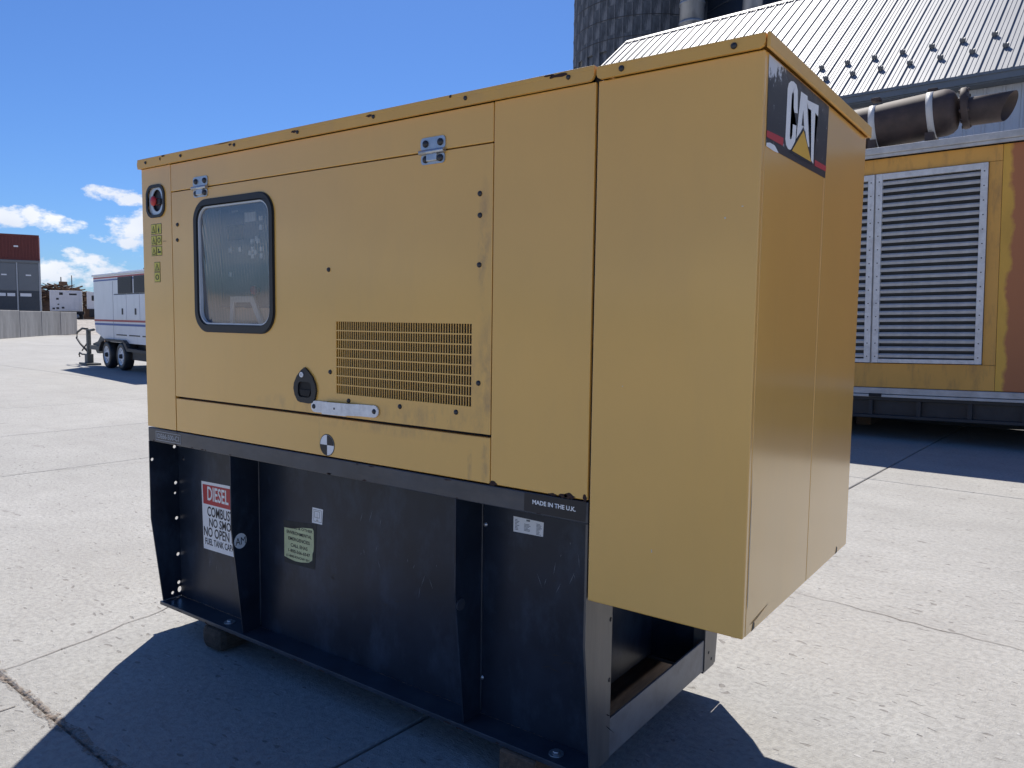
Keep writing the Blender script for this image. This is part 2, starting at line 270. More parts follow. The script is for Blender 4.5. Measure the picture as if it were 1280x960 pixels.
# ------------------------------------------------------------------ mesh builder
class B:
    def __init__(s): s.bm = bmesh.new(); s.mi = 0
    def _new(s, f0):
        for f in list(s.bm.faces)[f0:]: f.material_index = s.mi
        return s
    def box(s, x0, x1, y0, y1, z0, z1, bev=0.0, M=None):
        b = bmesh.new()
        bmesh.ops.create_cube(b, size=1.0)
        for v in b.verts: v.co = Vector((x0 + (v.co.x + .5) * (x1 - x0), y0 + (v.co.y + .5) * (y1 - y0), z0 + (v.co.z + .5) * (z1 - z0)))
        if bev: bmesh.ops.bevel(b, geom=list(b.edges), offset=bev, segments=2, profile=.5, affect='EDGES')
        return s._merge(b, M)
    def _merge(s, b, M=None, smooth=None):
        if M is not None: b.transform(M)
        for f in b.faces:
            f.material_index = s.mi
            if smooth is not None: f.smooth = smooth
        me = bpy.data.meshes.new('tmp'); b.to_mesh(me); b.free(); s.bm.from_mesh(me); bpy.data.meshes.remove(me); return s
    def prism(s, poly, fn, t):
        """polygon in (u,v) swept by t; fn(u,v,w) -> xyz"""
        n = len(poly); b = bmesh.new()
        lo = [b.verts.new(fn(u, v, 0)) for u, v in poly]; hi = [b.verts.new(fn(u, v, t)) for u, v in poly]
        b.faces.new(lo); b.faces.new(hi[::-1])
        for i in range(n): b.faces.new((lo[i], hi[i], hi[(i + 1) % n], lo[(i + 1) % n]))
        bmesh.ops.recalc_face_normals(b, faces=b.faces)
        bmesh.ops.triangulate(b, faces=[f for f in b.faces if len(f.verts) > 4])
        return s._merge(b)
    def flat(s, poly, fn, w=0):
        b = bmesh.new(); f = b.faces.new([b.verts.new(fn(u, v, w)) for u, v in poly]); bmesh.ops.triangulate(b, faces=[f]); return s._merge(b)
    def plate(s, outline, holes, t, fn):
        cu = bpy.data.curves.new('tmp', 'CURVE'); cu.dimensions = '2D'; cu.fill_mode = 'BOTH'; cu.extrude = t / 2
        for pl in [outline] + list(holes):
            sp = cu.splines.new('POLY'); sp.points.add(len(pl) - 1); sp.use_cyclic_u = True
            for i, (u, v) in enumerate(pl): sp.points[i].co = (u, v, 0, 1)
        b = _curve_bm(cu)
        for v in b.verts: v.co = Vector(fn(v.co.x, v.co.y, v.co.z + t / 2))
        bmesh.ops.remove_doubles(b, verts=b.verts, dist=1e-6)
        bmesh.ops.recalc_face_normals(b, faces=b.faces)
        return s._merge(b, None, False)
    def text(s, body, box, fn, w=0, bold=.018):
        u0, u1, v0, v1 = box
        cu = bpy.data.curves.new('tmp', 'FONT'); cu.body = body; cu.resolution_u = 3; cu.offset = bold
        b = _curve_bm(cu)
        xs = [v.co.x for v in b.verts]; ys = [v.co.y for v in b.verts]
        a, c, d, e = min(xs), max(xs), min(ys), max(ys)
        for v in b.verts: v.co = Vector(fn(u0 + (v.co.x - a) / (c - a) * (u1 - u0), v0 + (v.co.y - d) / (e - d) * (v1 - v0), w))
        return s._merge(b)
    def cyl(s, p0, p1, r0, r1=None, n=16, cap=True, smooth=True):
        r1 = r0 if r1 is None else r1
        p0 = Vector(p0); p1 = Vector(p1); d = p1 - p0; L = d.length
        b = bmesh.new(); bmesh.ops.create_cone(b, cap_ends=cap, segments=n, radius1=r0, radius2=r1, depth=L)
        M = Matrix.Translation((p0 + p1) / 2) @ d.to_track_quat('Z', 'Y').to_matrix().to_4x4()
        for f in b.faces: f.smooth = smooth and len(f.verts) == 4
        b.transform(M)
        return s._merge(b)
    def lathe(s, prof, M, n=24, smooth=True):
        """profile of (r, h) revolved about local Z then moved by M"""
        b = bmesh.new(); rings = []
        for r, h in prof:
            rings.append([b.verts.new((r * math.cos(2 * math.pi * i / n), r * math.sin(2 * math.pi * i / n), h)) for i in range(n)] if r > 1e-6 else [b.verts.new((0, 0, h))])
        for A, C in zip(rings, rings[1:]):
            for i in range(n):
                j = (i + 1) % n
                vs = [A[i % len(A)], A[j % len(A)], C[j % len(C)], C[i % len(C)]]
                u = []
                for v in vs:
                    if v not in u: u.append(v)
                if len(u) > 2: b.faces.new(u).smooth = smooth
        bmesh.ops.recalc_face_normals(b, faces=b.faces)
        return s._merge(b, M)
    def tube(s, pts, r, n=8):
        pts = [Vector(p) for p in pts]; b = bmesh.new(); rings = []
        for i, p in enumerate(pts):
            d = (pts[min(i + 1, len(pts) - 1)] - pts[max(i - 1, 0)]).normalized(); q = d.to_track_quat('Z', 'Y')
            rings.append([b.verts.new(p + q @ Vector((r * math.cos(2 * math.pi * k / n), r * math.sin(2 * math.pi * k / n), 0))) for k in range(n)])
        for A, C in zip(rings, rings[1:]):
            for k in range(n): b.faces.new((A[k], A[(k + 1) % n], C[(k + 1) % n], C[k])).smooth = True
        b.faces.new(rings[0][::-1]); b.faces.new(rings[-1])
        return s._merge(b)
    def build(s, name, mats, parent=None, off=None, kind=None, label=None):
        me = bpy.data.meshes.new(name)
        if off is not None: bmesh.ops.translate(s.bm, verts=s.bm.verts, vec=-Vector(off))
        s.bm.to_mesh(me); s.bm.free()
        for m in (mats if isinstance(mats, (list, tuple)) else [mats]): me.materials.append(m)
        o = bpy.data.objects.new(name, me); COL.objects.link(o)
        if parent is not None: o.parent = parent
        if kind: o['kind'] = kind
        if label: o['label'] = label
        return o
def _curve_bm(cu):
    o = bpy.data.objects.new('tmp', cu); COL.objects.link(o)
    dg = bpy.context.evaluated_depsgraph_get(); dg.update()
    me = bpy.data.meshes.new_from_object(o.evaluated_get(dg))
    b = bmesh.new(); b.from_mesh(me)
    bpy.data.objects.remove(o); bpy.data.curves.remove(cu); bpy.data.meshes.remove(me)
    return b
def tag(o, label, cat, group=None):
    o['label'] = label; o['category'] = cat
    if group: o['group'] = group
    return o
def thing(name, label, cat, loc=(0, 0, 0), rz=0.0, group=None):
    o = bpy.data.objects.new(name, None); COL.objects.link(o); o.location = loc; o.rotation_euler = (0, 0, rz); o.empty_display_size = .1
    return tag(o, label, cat, group)
def copy(o, parent, loc=None, rot=None):
    c = o.copy(); COL.objects.link(c); c.parent = parent
    if loc is not None: c.location = loc
    if rot is not None: c.rotation_euler = rot
    return c
def rrect(u0, u1, v0, v1, r, n=8):
    pts = []
    for cx, cy, a0 in ((u1 - r, v1 - r, 0), (u0 + r, v1 - r, 90), (u0 + r, v0 + r, 180), (u1 - r, v0 + r, 270)):
        for i in range(n + 1):
            a = rad(a0 + 90 * i / n); pts.append((cx + r * math.cos(a), cy + r * math.sin(a)))
    return pts
def circ(cx, cy, rx, ry=None, n=24):
    ry = rx if ry is None else ry
    return [(cx + rx * math.cos(2 * math.pi * i / n), cy + ry * math.sin(2 * math.pi * i / n)) for i in range(n)]
def rect(u0, u1, v0, v1): return [(u0, v0), (u1, v0), (u1, v1), (u0, v1)]
def FR(y0): return lambda u, v, w: (u, y0 + w, v)          # front-facing plane, w goes into the body
def FO(y0): return lambda u, v, w: (u, y0 - w, v)          # w comes out towards the viewer
def EX(x0): return lambda u, v, w: (x0 + w, u, v)          # plane facing +X

# ------------------------------------------------------------------ ground
b = B(); b.flat([(-3500, -3500), (3500, -3500), (3500, 3500), (-3500, 3500)], lambda u, v, w: (u, v, -.16)); o = b.build('terrain', EARTH); o['kind'] = 'structure'
b = B(); b.flat([(-170, -150), (150, -150), (150, 160), (-170, 160)], lambda u, v, w: (u, v, -.10)); o = b.build('gravel_ground', GRAVEL); o['kind'] = 'structure'
b = B(); b.flat([(-56, -90), (80, -90), (80, 70), (-56, 70)], lambda u, v, w: (u, v, -.022)); yard = b.build('concrete_yard', [JOINT]); yard['kind'] = 'structure'
yard.rotation_euler = (0, 0, rad(-3.04))
UE = [-56, -45, -38, -31, -24.8, -18.1, -12.4, -9.35, -6.74, -.79, 2.2, 5.2, 8.2, 11.2, 14.2, 20]
VE = [-14, -7.4, -.75, 6.04, 12.4, 19, 26, 34]
for j in range(len(VE) - 1):
    for i in range(len(UE) - 1):
        g = .006; gl_ = gh = .005
        gx0 = .007 if abs(UE[i] + .79) < .01 else .004; gx1 = .007 if abs(UE[i + 1] + .79) < .01 else .004
        s = B(); u0, u1, v0, v1 = UE[i] + gx0, UE[i + 1] - gx1, VE[j] + gl_, VE[j + 1] - gh
        s.box(u0, u1, v0, v1, -.02, 0.0)
        for v in s.bm.verts: pass
        bmesh.ops.bevel(s.bm, geom=[e for e in s.bm.edges if all(q.co.z > -.005 for q in e.verts)], offset=.006, segments=1, affect='EDGES')
        s.build('slab', CONC, yard)
far = [(-56, 20, -90, -14), (20, 80, -90, 70), (-56, 20, 34, 70)]
for (u0, u1, v0, v1) in far:
    s = B(); s.box(u0 + .01, u1 - .01, v0 + .01, v1 - .01, -.02, 0); s.build('slab', CONC, yard)
def ribbon(pts, w, z=.003, jit=.012, seed=1, name='crack', m=CRACK):
    r = random.Random(seed); P = []
    for (x0, y0), (x1, y1) in zip(pts, pts[1:]):
        n = max(2, int(math.hypot(x1 - x0, y1 - y0) / .06))
        for i in range(n): P.append((x0 + (x1 - x0) * i / n + r.uniform(-jit, jit), y0 + (y1 - y0) * i / n + r.uniform(-jit, jit)))
    P.append(pts[-1]); s = B(); L = []; Rr = []
    for i, p in enumerate(P):
        a = P[max(0, i - 1)]; c = P[min(len(P) - 1, i + 1)]; d = Vector((c[0] - a[0], c[1] - a[1])).normalized(); ww = w * (.7 + .3 * math.sin(i * .37) * math.sin(i * .11 + seed)) / 2
        L.append(s.bm.verts.new((p[0] - d.y * ww, p[1] + d.x * ww, z))); Rr.append(s.bm.verts.new((p[0] + d.y * ww, p[1] - d.x * ww, z)))
    for i in range(len(P) - 1): s.bm.faces.new((L[i], Rr[i], Rr[i + 1], L[i + 1]))
    o = s.build(name, m, yard)
    o.matrix_parent_inverse = yard.matrix_basis.inverted()
    return o
bpy.context.view_layer.update()
ribbon([(-2.62, .55), (-2.504, -.04), (-2.45, -.3), (-2.428, -.6)], .007, seed=2)
ribbon([(-2.051, -.70), (-2.064, -.85), (-2.10, -1.4)], .010, seed=3)
ribbon([(-.35, 2.46), (-.058, 2.413), (.45, 2.34), (.977, 2.28), (1.8, 2.2), (3.4, 2.3)], .007, seed=4)
ribbon([(-8.2, -.6), (-6.9, .6), (-6.2, 2.9), (-5.9, 5.6)], .007, seed=6)
ribbon([(-6, -.43), (-2.403, -.622), (-1.37, -.677), (1.2, -.813)], 0.075, z=.0035, jit=.012, seed=8, name='joint_stain', m=STAINM)

# gravel bank rising beyond the slab
b = B(); r = random.Random(11); GX = 26; GY = 12; V = {}
for i in range(GX):
    for j in range(GY):
        s_ = j / (GY - 1); x = -60.5 - 28 * s_ + r.uniform(-.4, .4); y = 8 + i * 2.4
        V[i, j] = b.bm.verts.new((x, y, -.12 + (1.02 * min(1, s_ * 2.2) + r.uniform(-.05, .05)) * min(1, i / 2.0)))
for i in range(GX - 1):
    for j in range(GY - 1): b.bm.faces.new((V[i, j], V[i, j + 1], V[i + 1, j + 1], V[i + 1, j])).smooth = True
o = b.build('gravel_bank', GRAVEL); o['kind'] = 'structure'

# ------------------------------------------------------------------ the yellow generator
GO = Vector((-1.0, .53, .12))
gen = thing('generator', 'large mustard yellow generator enclosure on a black fuel tank base, in the foreground', 'generator', GO)
def G(bd, name, m, parent=None, **k): return bd.build(name, m, parent or gen, GO if parent is None else None, **k)
# every sub-part keeps generator-local coordinates: parents under gen have no own offset
def GS(bd, name, m, parent, **k): return bd.build(name, m, parent, GO, **k)
L = -2.342; X1 = .456; DY = 1.075; ZB = .966; ZT = 2.123

# lids
def lid(x0, x1, name):
    s = B()
    s.box(x0, x1, -.012, DY + .012, 2.152, 2.166 if name == 'roof_lid' else 2.160, .003)
    zt = 2.153
    s.prism([(x0, zt), (x1, zt), (x1, 2.138), (x1 - .004, 2.130), (x1 - .014, 2.125), (x0 + .012, 2.125), (x0 + .003, 2.130), (x0, 2.138)], FR(-.0125), .010)
    s.box(x0, x1, DY + .003, DY + .0125, 2.125, 2.153)
    return s
s = lid(L - .015, -.004, 'roof_lid'); s.box(L - .0155, L - .005, -.010, DY + .01, 2.125, 2.153); roof = G(s, 'roof_lid', YELLOW2)
s = lid(.004, X1 + .004, 'hood_lid'); s.box(X1 + .0065, X1 + .015, -.010, DY + .012, 2.124, 2.160, .002); hoodlid = G(s, 'hood_lid', YELLOW2)
# bolts on the lids
boltm = B(); boltm.lathe([(0, -.006), (.0052, -.0055), (.0075, -.003), (.0085, 0), (.0085, .001)], Matrix.Rotation(-math.pi / 2, 4, 'X')); bolt0 = boltm.build('bolt', SCREW)
bolt0.data.transform(Matrix.Identity(4))
def bolt(parent, x, y, z, k=1.0, rot=None, m=None):
    global bolt0
    if bolt0.parent is None: c = bolt0; c.parent = parent
    else: c = copy(bolt0, parent)
    c.location = Vector((x, y, z)) - GO; c.scale = (k, k, k)
    if rot: c.rotation_euler = rot
    return c
for x in (-2.282, -2.005, -1.628, -1.243, -.851, -.453, -.085): bolt(roof, x, -.0135, 2.146, .8)
for x in (.080, .384): bolt(hoodlid, x, -.0135, 2.141, .95)
def chip(parent, cx, cz, w, h, y, seed, m=RUST, n=13):
    r = random.Random(seed)
    pl = [(cx + w * math.cos(2 * math.pi * i / n) * r.uniform(.45, 1), cz + h * math.sin(2 * math.pi * i / n) * r.uniform(.4, 1)) for i in range(n)]
    s = B(); s.flat(pl, FO(y), .0006); return GS(s, 'paint_chip', m, parent)
for i, (x, z, w, h) in enumerate([(-2.14, 2.160, .018, .005), (-2.165, 2.150, .008, .010), (-1.655, 2.150, .012, .006), (-1.265, 2.150, .016, .0065), (-.873, 2.152, .018, .006), (-1.70, 2.1605, .07, .002), (-.513, 2.160, .006, .006), (-.118, 2.156, .036, .008), (-.150, 2.161, .022, .004)]):
    chip(roof, x, z, w, h, -.0130, 30 + i)

# corner panel, header, sill, side panel
def panel(x0, x1, z0, z1, name, t=.022, bev=.0025, y0=0.0, m=YELLOW):
    s = B(); s.box(x0, x1, y0, y0 + t, z0, z1, bev); return G(s, name, m)
s = B(); s.plate(rect(L, -2.1085, ZB + .002, ZT), [rrect(-2.291, -2.167, 1.917, 2.036, .040)], .02, FR(0)); corner = G(s, 'corner_panel', YELLOW)
header = panel(-2.1065, -.3535, 2.0075, ZT, 'header_panel')
sill = panel(-2.1035, -.3535, ZB + .002, 1.112, 'sill_panel', m=SILLM)
side = panel(-.3505, -.0035, ZB + .002, ZT + .001, 'side_panel')
s = B(); s.box(L + .001, L + .02, .0215, DY, ZB + .002, ZT, .002); G(s, 'end_panel', YELLOW)
s = B(); s.box(L, -.004, DY - .02, DY, ZB + .002, ZT, .002); G(s, 'back_panel', YELLOW)
# black strips added so joints look dark; floor and bulkhead shut out light
s = B()
s.box(-2.125, -2.088, .0225, .045, ZB + .01, ZT - .002); s.box(-.372, -.332, .0225, .045, ZB + .01, ZT - .002)
s.box(-2.32, -.01, .0225, .045, 1.985, 2.024); s.box(-2.32, -.01, .0225, .045, 1.095, 1.14)
s.box(-.012, .012, .010, .045, ZB, ZT + .02); s.box(L + .022, -.02, .05, DY - .022, ZB + .003, ZB + .012)
s.box(-.36, -.35, .05, DY - .025, ZB + .015, ZT - .003); s.box(L + .03, -.36, .5, .51, ZB + .02, ZT - .01)
s.box(L + .025, -2.13, .05, .06, ZB + .02, 1.89); s.box(L + .025, -.04, .047, DY - .03, ZT + .004, ZT + .02)
G(s, 'dark_gap_backing', DARK)

# emergency stop window in the corner panel
s = B(); s.plate(rrect(-2.303, -2.155, 1.905, 2.048, .048), [rrect(-2.291, -2.167, 1.917, 2.036, .040)], .012, FR(-.006)); ew = GS(s, 'stop_window_frame', RUBBER, corner)
s = B(); s.plate(rrect(-2.292, -2.166, 1.916, 2.037, .040), [circ(-2.228, 1.980, .040, .048)], .004, FR(.004)); GS(s, 'stop_window_plate', mat('pale_plate', (.60, .64, .68), .3, .3), corner)
s = B(); s.flat(rect(-2.29, -2.16, 1.915, 2.04), FR(.0215)); GS(s, 'stop_window_back', GREYP, corner)
s = B(); s.flat([(-2.215, 2.012), (-2.19, 2.02), (-2.186, 1.985), (-2.215, 1.975)], FR(.0205)); GS(s, 'stop_window_tan_patch', mat('tan_backplate', (.5, .47, .38), .5), corner)  # small tan patch set on the grey back
s = B(); s.cyl((-2.232, .020, 1.976), (-2.232, -.004, 1.976), .016, n=20); s.lathe([(0, -.012), (.014, -.011), (.021, -.007), (.022, -.002), (.018, 0)], Matrix.Translation((-2.232, -.006, 1.976)) @ Matrix.Rotation(-math.pi / 2, 4, 'X')); GS(s, 'stop_button', REDB, corner)
s = B(); s.box(-2.222, -2.186, -.006, .012, 1.960, 1.986, .004); GS(s, 'stop_button_guard', RUBBER, corner)

# warning stickers
def warn(x0, x1, z0, z1, sym, seed):
    s = B(); m = .0022
    s.mi = 1; s.flat(rect(x0, x1, z0, z1), FO(0), .0008)
    s.mi = 0; s.flat(rect(x0 + m, x1 - m, z0 + m, z1 - m), FO(0), .0014)
    s.mi = 1; cx = (x0 + x1) / 2; cz = (z0 + z1) / 2; w = (x1 - x0) * .38; h = (z1 - z0) * .36
    if sym == 't':
        s.flat([(cx - w, cz - h), (cx + w, cz - h), (cx, cz + h)], FO(0), .0019)
        s.mi = 0; s.flat([(cx - w * .68, cz - h * .8), (cx + w * .68, cz - h * .8), (cx, cz + h * .62)], FO(0), .0024)
        s.mi = 1; s.flat([(cx - w * .12, cz - h * .6), (cx + w * .12, cz - h * .6), (cx + w * .1, cz + h * .2), (cx - w * .1, cz + h * .2)], FO(0), .0029)
    elif sym == 'f': s.flat([(cx - w * .2, cz - h), (cx + w * .25, cz - h), (cx + w * .35, cz - h * .2), (cx + w * .05, cz + h), (cx - w * .05, cz), (cx - w * .3, cz + h * .3), (cx - w * .35, cz - h * .4)], FO(0), .0019)
    elif sym == 'o': s.plate(circ(cx, cz, w * .8, h * .75, 16), [circ(cx, cz, w * .5, h * .5, 16)], .0004, FO(-.0016))
    elif sym == 'b': s.flat(rect(cx - w * .8, cx + w * .8, cz - h * .6, cz - h * .1), FO(0), .0019); s.flat(rect(cx - w * .6, cx - w * .1, cz, cz + h * .6), FO(0), .0019)
    return GS(s, 'warning_sticker', [STICK, INK], corner)
for i, (z0, z1, a, c) in enumerate([(1.832, 1.878, 't', 'f'), (1.784, 1.827, 't', 'o'), (1.738, 1.780, 't', 'b')]):
    warn(-2.273, -2.232, z0, z1, a, i); warn(-2.230, -2.188, z0, z1, c, i)
warn(-2.254, -2.206, 1.668, 1.711, 't', 7); warn(-2.254, -2.206, 1.622, 1.666, 'o', 8)
chip(corner, -2.165, 1.799, .022, .003, 0, 77, GRIME)

# door with its window, grille, hinges, latch and bar
DX0, DX1, DZ0, DZ1 = -2.1035, -.3535, 1.1215, 2.0025
s = B(); s.plate(rect(DX0, DX1, DZ0, DZ1), [rrect(-1.912, -1.422, 1.434, 1.932, .068, 10), rect(-1.056, -.4305, 1.2035, 1.462)], .022, FR(0)); door = G(s, 'door', DOORM)
s = B(); s.plate(rrect(-1.934, -1.400, 1.408, 1.955, .088, 12), [rrect(-1.905, -1.429, 1.441, 1.925, .062, 12)], .022, FR(-.009))
bmesh.ops.bevel(s.bm, geom=[e for e in s.bm.edges if len(e.link_faces) == 2 and e.calc_face_angle() > .9], offset=.004, segments=2, affect='EDGES'); GS(s, 'window_frame', RUBBER, door)
s = B(); s.plate(rrect(-1.907, -1.427, 1.439, 1.927, .064, 12), [rrect(-1.899, -1.435, 1.447, 1.919, .056, 12)], .015, FR(-.002)); GS(s, 'window_trim', mat('pale_window_trim', (.62, .66, .70), .35), door)
s = B(); NP = 28; g = {}
for i in range(NP + 1):
    for j in range(NP + 1):
        xn = 2 * i / NP - 1; t_ = 1 - j / NP; hx = .237 * (1 - .10 * max(0, abs(2 * t_ - 1) - .75) / .25 * (max(0, abs(2 * t_ - 1) - .75) / .25))
        g[i, j] = s.bm.verts.new((-1.667 + xn * hx, .005 + .008 * t_ ** 1.5 + .003 * xn * xn * t_, 1.924 - .482 * t_))
for i in range(NP):
    for j in range(NP): s.bm.faces.new((g[i, j], g[i + 1, j], g[i + 1, j + 1], g[i, j + 1])).smooth = True
GS(s, 'window_pane', PANE, door)
# vent grille
s = B(); p = .6255 / 57
for i in range(58):
    x = -1.056 + i * p; s.box(x - .0014, x + .0014, .0012, .004, 1.2037, 1.4618)
for k in range(1, 8):
    z = 1.2035 + k * .2585 / 8; s.box(-1.0558, -.4307, .0004, .0035, z - .0021, z + .0021)
GS(s, 'vent_grille', YELLOW, door, kind='stuff')
s = B(); s.flat(rect(-1.06, -.425, 1.2, 1.466), FR(.0225)); GS(s, 'grille_backing', mat('dusty_grille_mesh', (.035, .028, .022), .8, var=.4, scale=60), door)
# hinges
def hinge(cx):
    s = B(); s.prism(rrect(cx - .052, cx + .052, 2.010, 2.050, .012, 4), FO(0), .004); s.prism(rrect(cx - .050, cx + .050, 1.966, 2.000, .012, 4), FO(0), .004)
    s.cyl((cx - .052, -.008, 2.004), (cx + .052, -.008, 2.004), .008, n=12)
    s.box(cx - .022, cx + .022, -.012, -.003, 1.974, 1.998, .003)
    s.mi = 1
    for dx, z in ((-.030, 2.031), (.032, 2.031), (-.030, 1.982), (.032, 1.982)): s.lathe([(0, -.009), (.008, -.008), (.0115, -.004), (.0115, 0)], Matrix.Translation((cx + dx, -.003, z)) @ Matrix.Rotation(-math.pi / 2, 4, 'X'), 12)
    return GS(s, 'hinge', [STEEL, SCREW], door)
hinge(-1.881); hinge(-.593)
for x, z in ((-.403, 1.858), (-.402, 1.793), (-.403, 1.643), (-1.093, 1.647), (-2.061, 1.864), (-2.064, 1.799), (-1.088, 1.279), (-.402, 1.279), (-.991, 1.181), (-.739, 1.180), (-.492, 1.181)): bolt(door, x, 0, z)
# latch
s = B(); pl = [(-1.224, 1.290), (-1.208, 1.280), (-1.180, 1.256), (-1.163, 1.226), (-1.160, 1.205), (-1.166, 1.178), (-1.180, 1.160), (-1.200, 1.156), (-1.250, 1.158), (-1.266, 1.163), (-1.281, 1.184), (-1.288, 1.208), (-1.285, 1.228), (-1.268, 1.256), (-1.243, 1.279)]
s.plate(pl, [rrect(-1.262, -1.186, 1.178, 1.236, .018, 5)], .008, FO(0)); lt = GS(s, 'latch', RUBBER, door)
s = B(); s.flat(rrect(-1.264, -1.184, 1.176, 1.238, .018, 5), FO(0), .001); s.prism([(-1.256, 1.206), (-1.192, 1.206), (-1.200, 1.184), (-1.248, 1.184)], FO(-.0), .006); GS(s, 'latch_paddle', DARK, door)
s = B(); s.mi = 0; s.cyl((-1.238, -.007, 1.262), (-1.238, -.0115, 1.262), .010, n=20); s.mi = 1; s.box(-1.2395, -1.2365, -.0119, -.0117, 1.258, 1.266); GS(s, 'keyhole', [WHITE, INK], door)
# bar
s = B(); z0 = 1.149; 
def capsule(x0, x1, z, h, left=True, right=True):
    pts = []
    if right: pts += [(x1 - h + h * math.cos(rad(a)), z + h * math.sin(rad(a))) for a in range(-90, 91, 18)]
    else: pts += [(x1, z - h), (x1, z + h)]
    if left: pts += [(x0 + h + h * math.cos(rad(a)), z + h * math.sin(rad(a))) for a in range(90, 271, 18)]
    else: pts += [(x0, z + h), (x0, z - h)]
    return pts
Mt = lambda y0: (lambda u, v, w: (u, y0 - w, v + (u + 1.01) * .018))
s.plate(capsule(-1.188, -1.105, 1.151, .021, True, False), [circ(-1.172, 1.151, .006, n=10)], .005, Mt(-.002))
s.prism(rect(-1.112, -.985, 1.1275, 1.1725), Mt(-.016), .005); s.prism(rect(-1.112, -1.107, 1.1275, 1.1725), Mt(-.003), .013)
b4 = [(-.985, -.016), (-.925, -.003), (-.925, -.008), (-.985, -.021)]
q = [s.bm.verts.new((u, y, z + (u + 1.01) * .018)) for z in (1.130, 1.172) for u, y in b4]
for f in ((0, 1, 2, 3), (4, 7, 6, 5), (0, 4, 5, 1), (1, 5, 6, 2), (2, 6, 7, 3), (3, 7, 4, 0)): s.bm.faces.new([q[i] for i in f])
s.plate(capsule(-.930, -.837, 1.151, .021, False, True), [circ(-.853, 1.151, .006, n=10)], .005, Mt(-.002))
s.mi = 1; s.lathe([(0, -.006), (.007, -.005), (.010, 0)], Matrix.Translation((-1.172, -.006, 1.148)) @ Matrix.Rotation(-math.pi / 2, 4, 'X'), 10); s.lathe([(0, -.006), (.007, -.005), (.010, 0)], Matrix.Translation((-.856, -.006, 1.154)) @ Matrix.Rotation(-math.pi / 2, 4, 'X'), 10)
s.lathe([(0, -.0006), (.004, -.0005), (.004, 0)], Matrix.Translation((-1.045, -.0212, 1.1505)) @ Matrix.Rotation(-math.pi / 2, 4, 'X'), 10)
GS(s, 'lock_bar', [BARM, SCREW], door)
# round quartered emblem on the sill panel
s = B(); s.mi = 1; s.flat(circ(-1.107, 1.010, .0405, n=32), FO(0), .0008); s.mi = 0; s.flat(circ(-1.107, 1.010, .0375, n=32), FO(0), .0013); s.mi = 1
for a0 in (0, 180): s.flat([(-1.107, 1.010)] + [(-1.107 + .037 * math.cos(rad(a0 + a)), 1.010 + .037 * math.sin(rad(a0 + a))) for a in range(0, 91, 10)], FO(0), .0018)
GS(s, 'round_emblem', [WHITE, INK], sill)
for i, (x, z, w, h) in enumerate([(-.062, .972, .022, .012), (-.085, .970, .018, .008), (-.012, .974, .008, .014), (-.340, .971, .018, .010), (-.12, .969, .02, .005)]): chip(side, x, z, w, h, 0, 150 + i)

# control panel seen through the window
s = B(); s.box(-1.965, -1.30, .14, .20, 1.515, 1.955, .006); cp = G(s, 'control_panel', GREYP)
s = B(); s.box(-2.012, -1.972, .10, .22, 1.40, 2.03, .004); s.box(-1.972, -1.36, .13, .21, 1.455, 1.512, .004); GS(s, 'panel_surround', TAN, cp)
s = B(); s.box(-1.905, -1.79, .136, .142, 1.80, 1.865, .002); GS(s, 'display_screen', SCRN, cp)
s = B(); s.flat(rect(-1.784, -1.708, 1.872, 1.912), FR(.1385)); s.flat(rect(-1.88, -1.83, 1.918, 1.926), FR(.1385)); GS(s, 'panel_label', WHITE, cp)
btn = B(); btn.box(-.010, .010, -.005, .003, -.010, .010, .002); bt0 = btn.build('panel_button', WHITE)
first = True
for x, z in ((-1.670, 1.881), (-1.670, 1.845), (-1.885, 1.759), (-1.816, 1.760), (-1.745, 1.742), (-1.727, 1.758), (-1.727, 1.728), (-1.708, 1.743), (-1.668, 1.756), (-1.668, 1.728), (-1.700, 1.80), (-1.885, 1.655), (-1.73, 1.79), (-1.69, 1.79)):
    c = bt0 if first else copy(bt0, cp)
    c.parent = cp; c.location = Vector((x, .138, z)) - GO; first = False
s = B(); s.lathe([(0, -.03), (.016, -.028), (.02, -.018), (.012, -.012), (.012, 0)], Matrix.Translation((-1.698, .139, 1.585)) @ Matrix.Rotation(-math.pi / 2, 4, 'X'), 16); GS(s, 'stop_button', REDB, cp)
s = B(); s.prism([(-1.87, 1.40), (-1.85, 1.40), (-1.835, 1.535), (-1.72, 1.535), (-1.655, 1.43), (-1.63, 1.43), (-1.70, 1.56), (-1.86, 1.56)], FR(.115), .01); GS(s, 'bracket', WHITE, cp)

# radiator hood
s = B(); s.box(.004, X1, 0, .02, .679, ZT + .001, .0035); hf = G(s, 'hood_front_panel', YELLOW)
s = B(); s.box(X1 - .02, X1, .0215, .5605, .679, ZT + .001, .002); he = G(s, 'hood_end_panel', YELLOW)
s = B(); s.box(X1 - .02, X1, .5640, DY, .679, ZT + .001, .002); he2 = G(s, 'hood_end_panel', YELLOW)
s = B(); s.box(.004, X1 - .021, DY - .02, DY, .679, ZT, .002); G(s, 'hood_back_panel', YELLOW)
s = B(); s.box(.006, .016, .021, DY - .021, .679, ZT); s.box(X1 - .045, X1 - .021, .54, .585, .68, ZT); s.box(.02, X1 - .022, .021, DY - .021, 2.0, 2.01); G(s, 'hood_liner', DARK)
for y, z, n in ((.075, .692, 5), (.93, .692, 6)):
    s = B(); s.flat([(y - .010, z - .012), (y + .012, z - .010), (y + .013, z + .004), (y + .004, z + .012)], EX(X1), .0008); GS(s, 'bolt_hole', INK, he if y < .5 else he2)
s = B(); r = random.Random(5)
s.flat([(.05, .702), (.09, .700), (.17, .712), (.20, .717), (.13, .711), (.08, .706)], EX(X1), .0007); GS(s, 'paint_chip', GRIME, he)
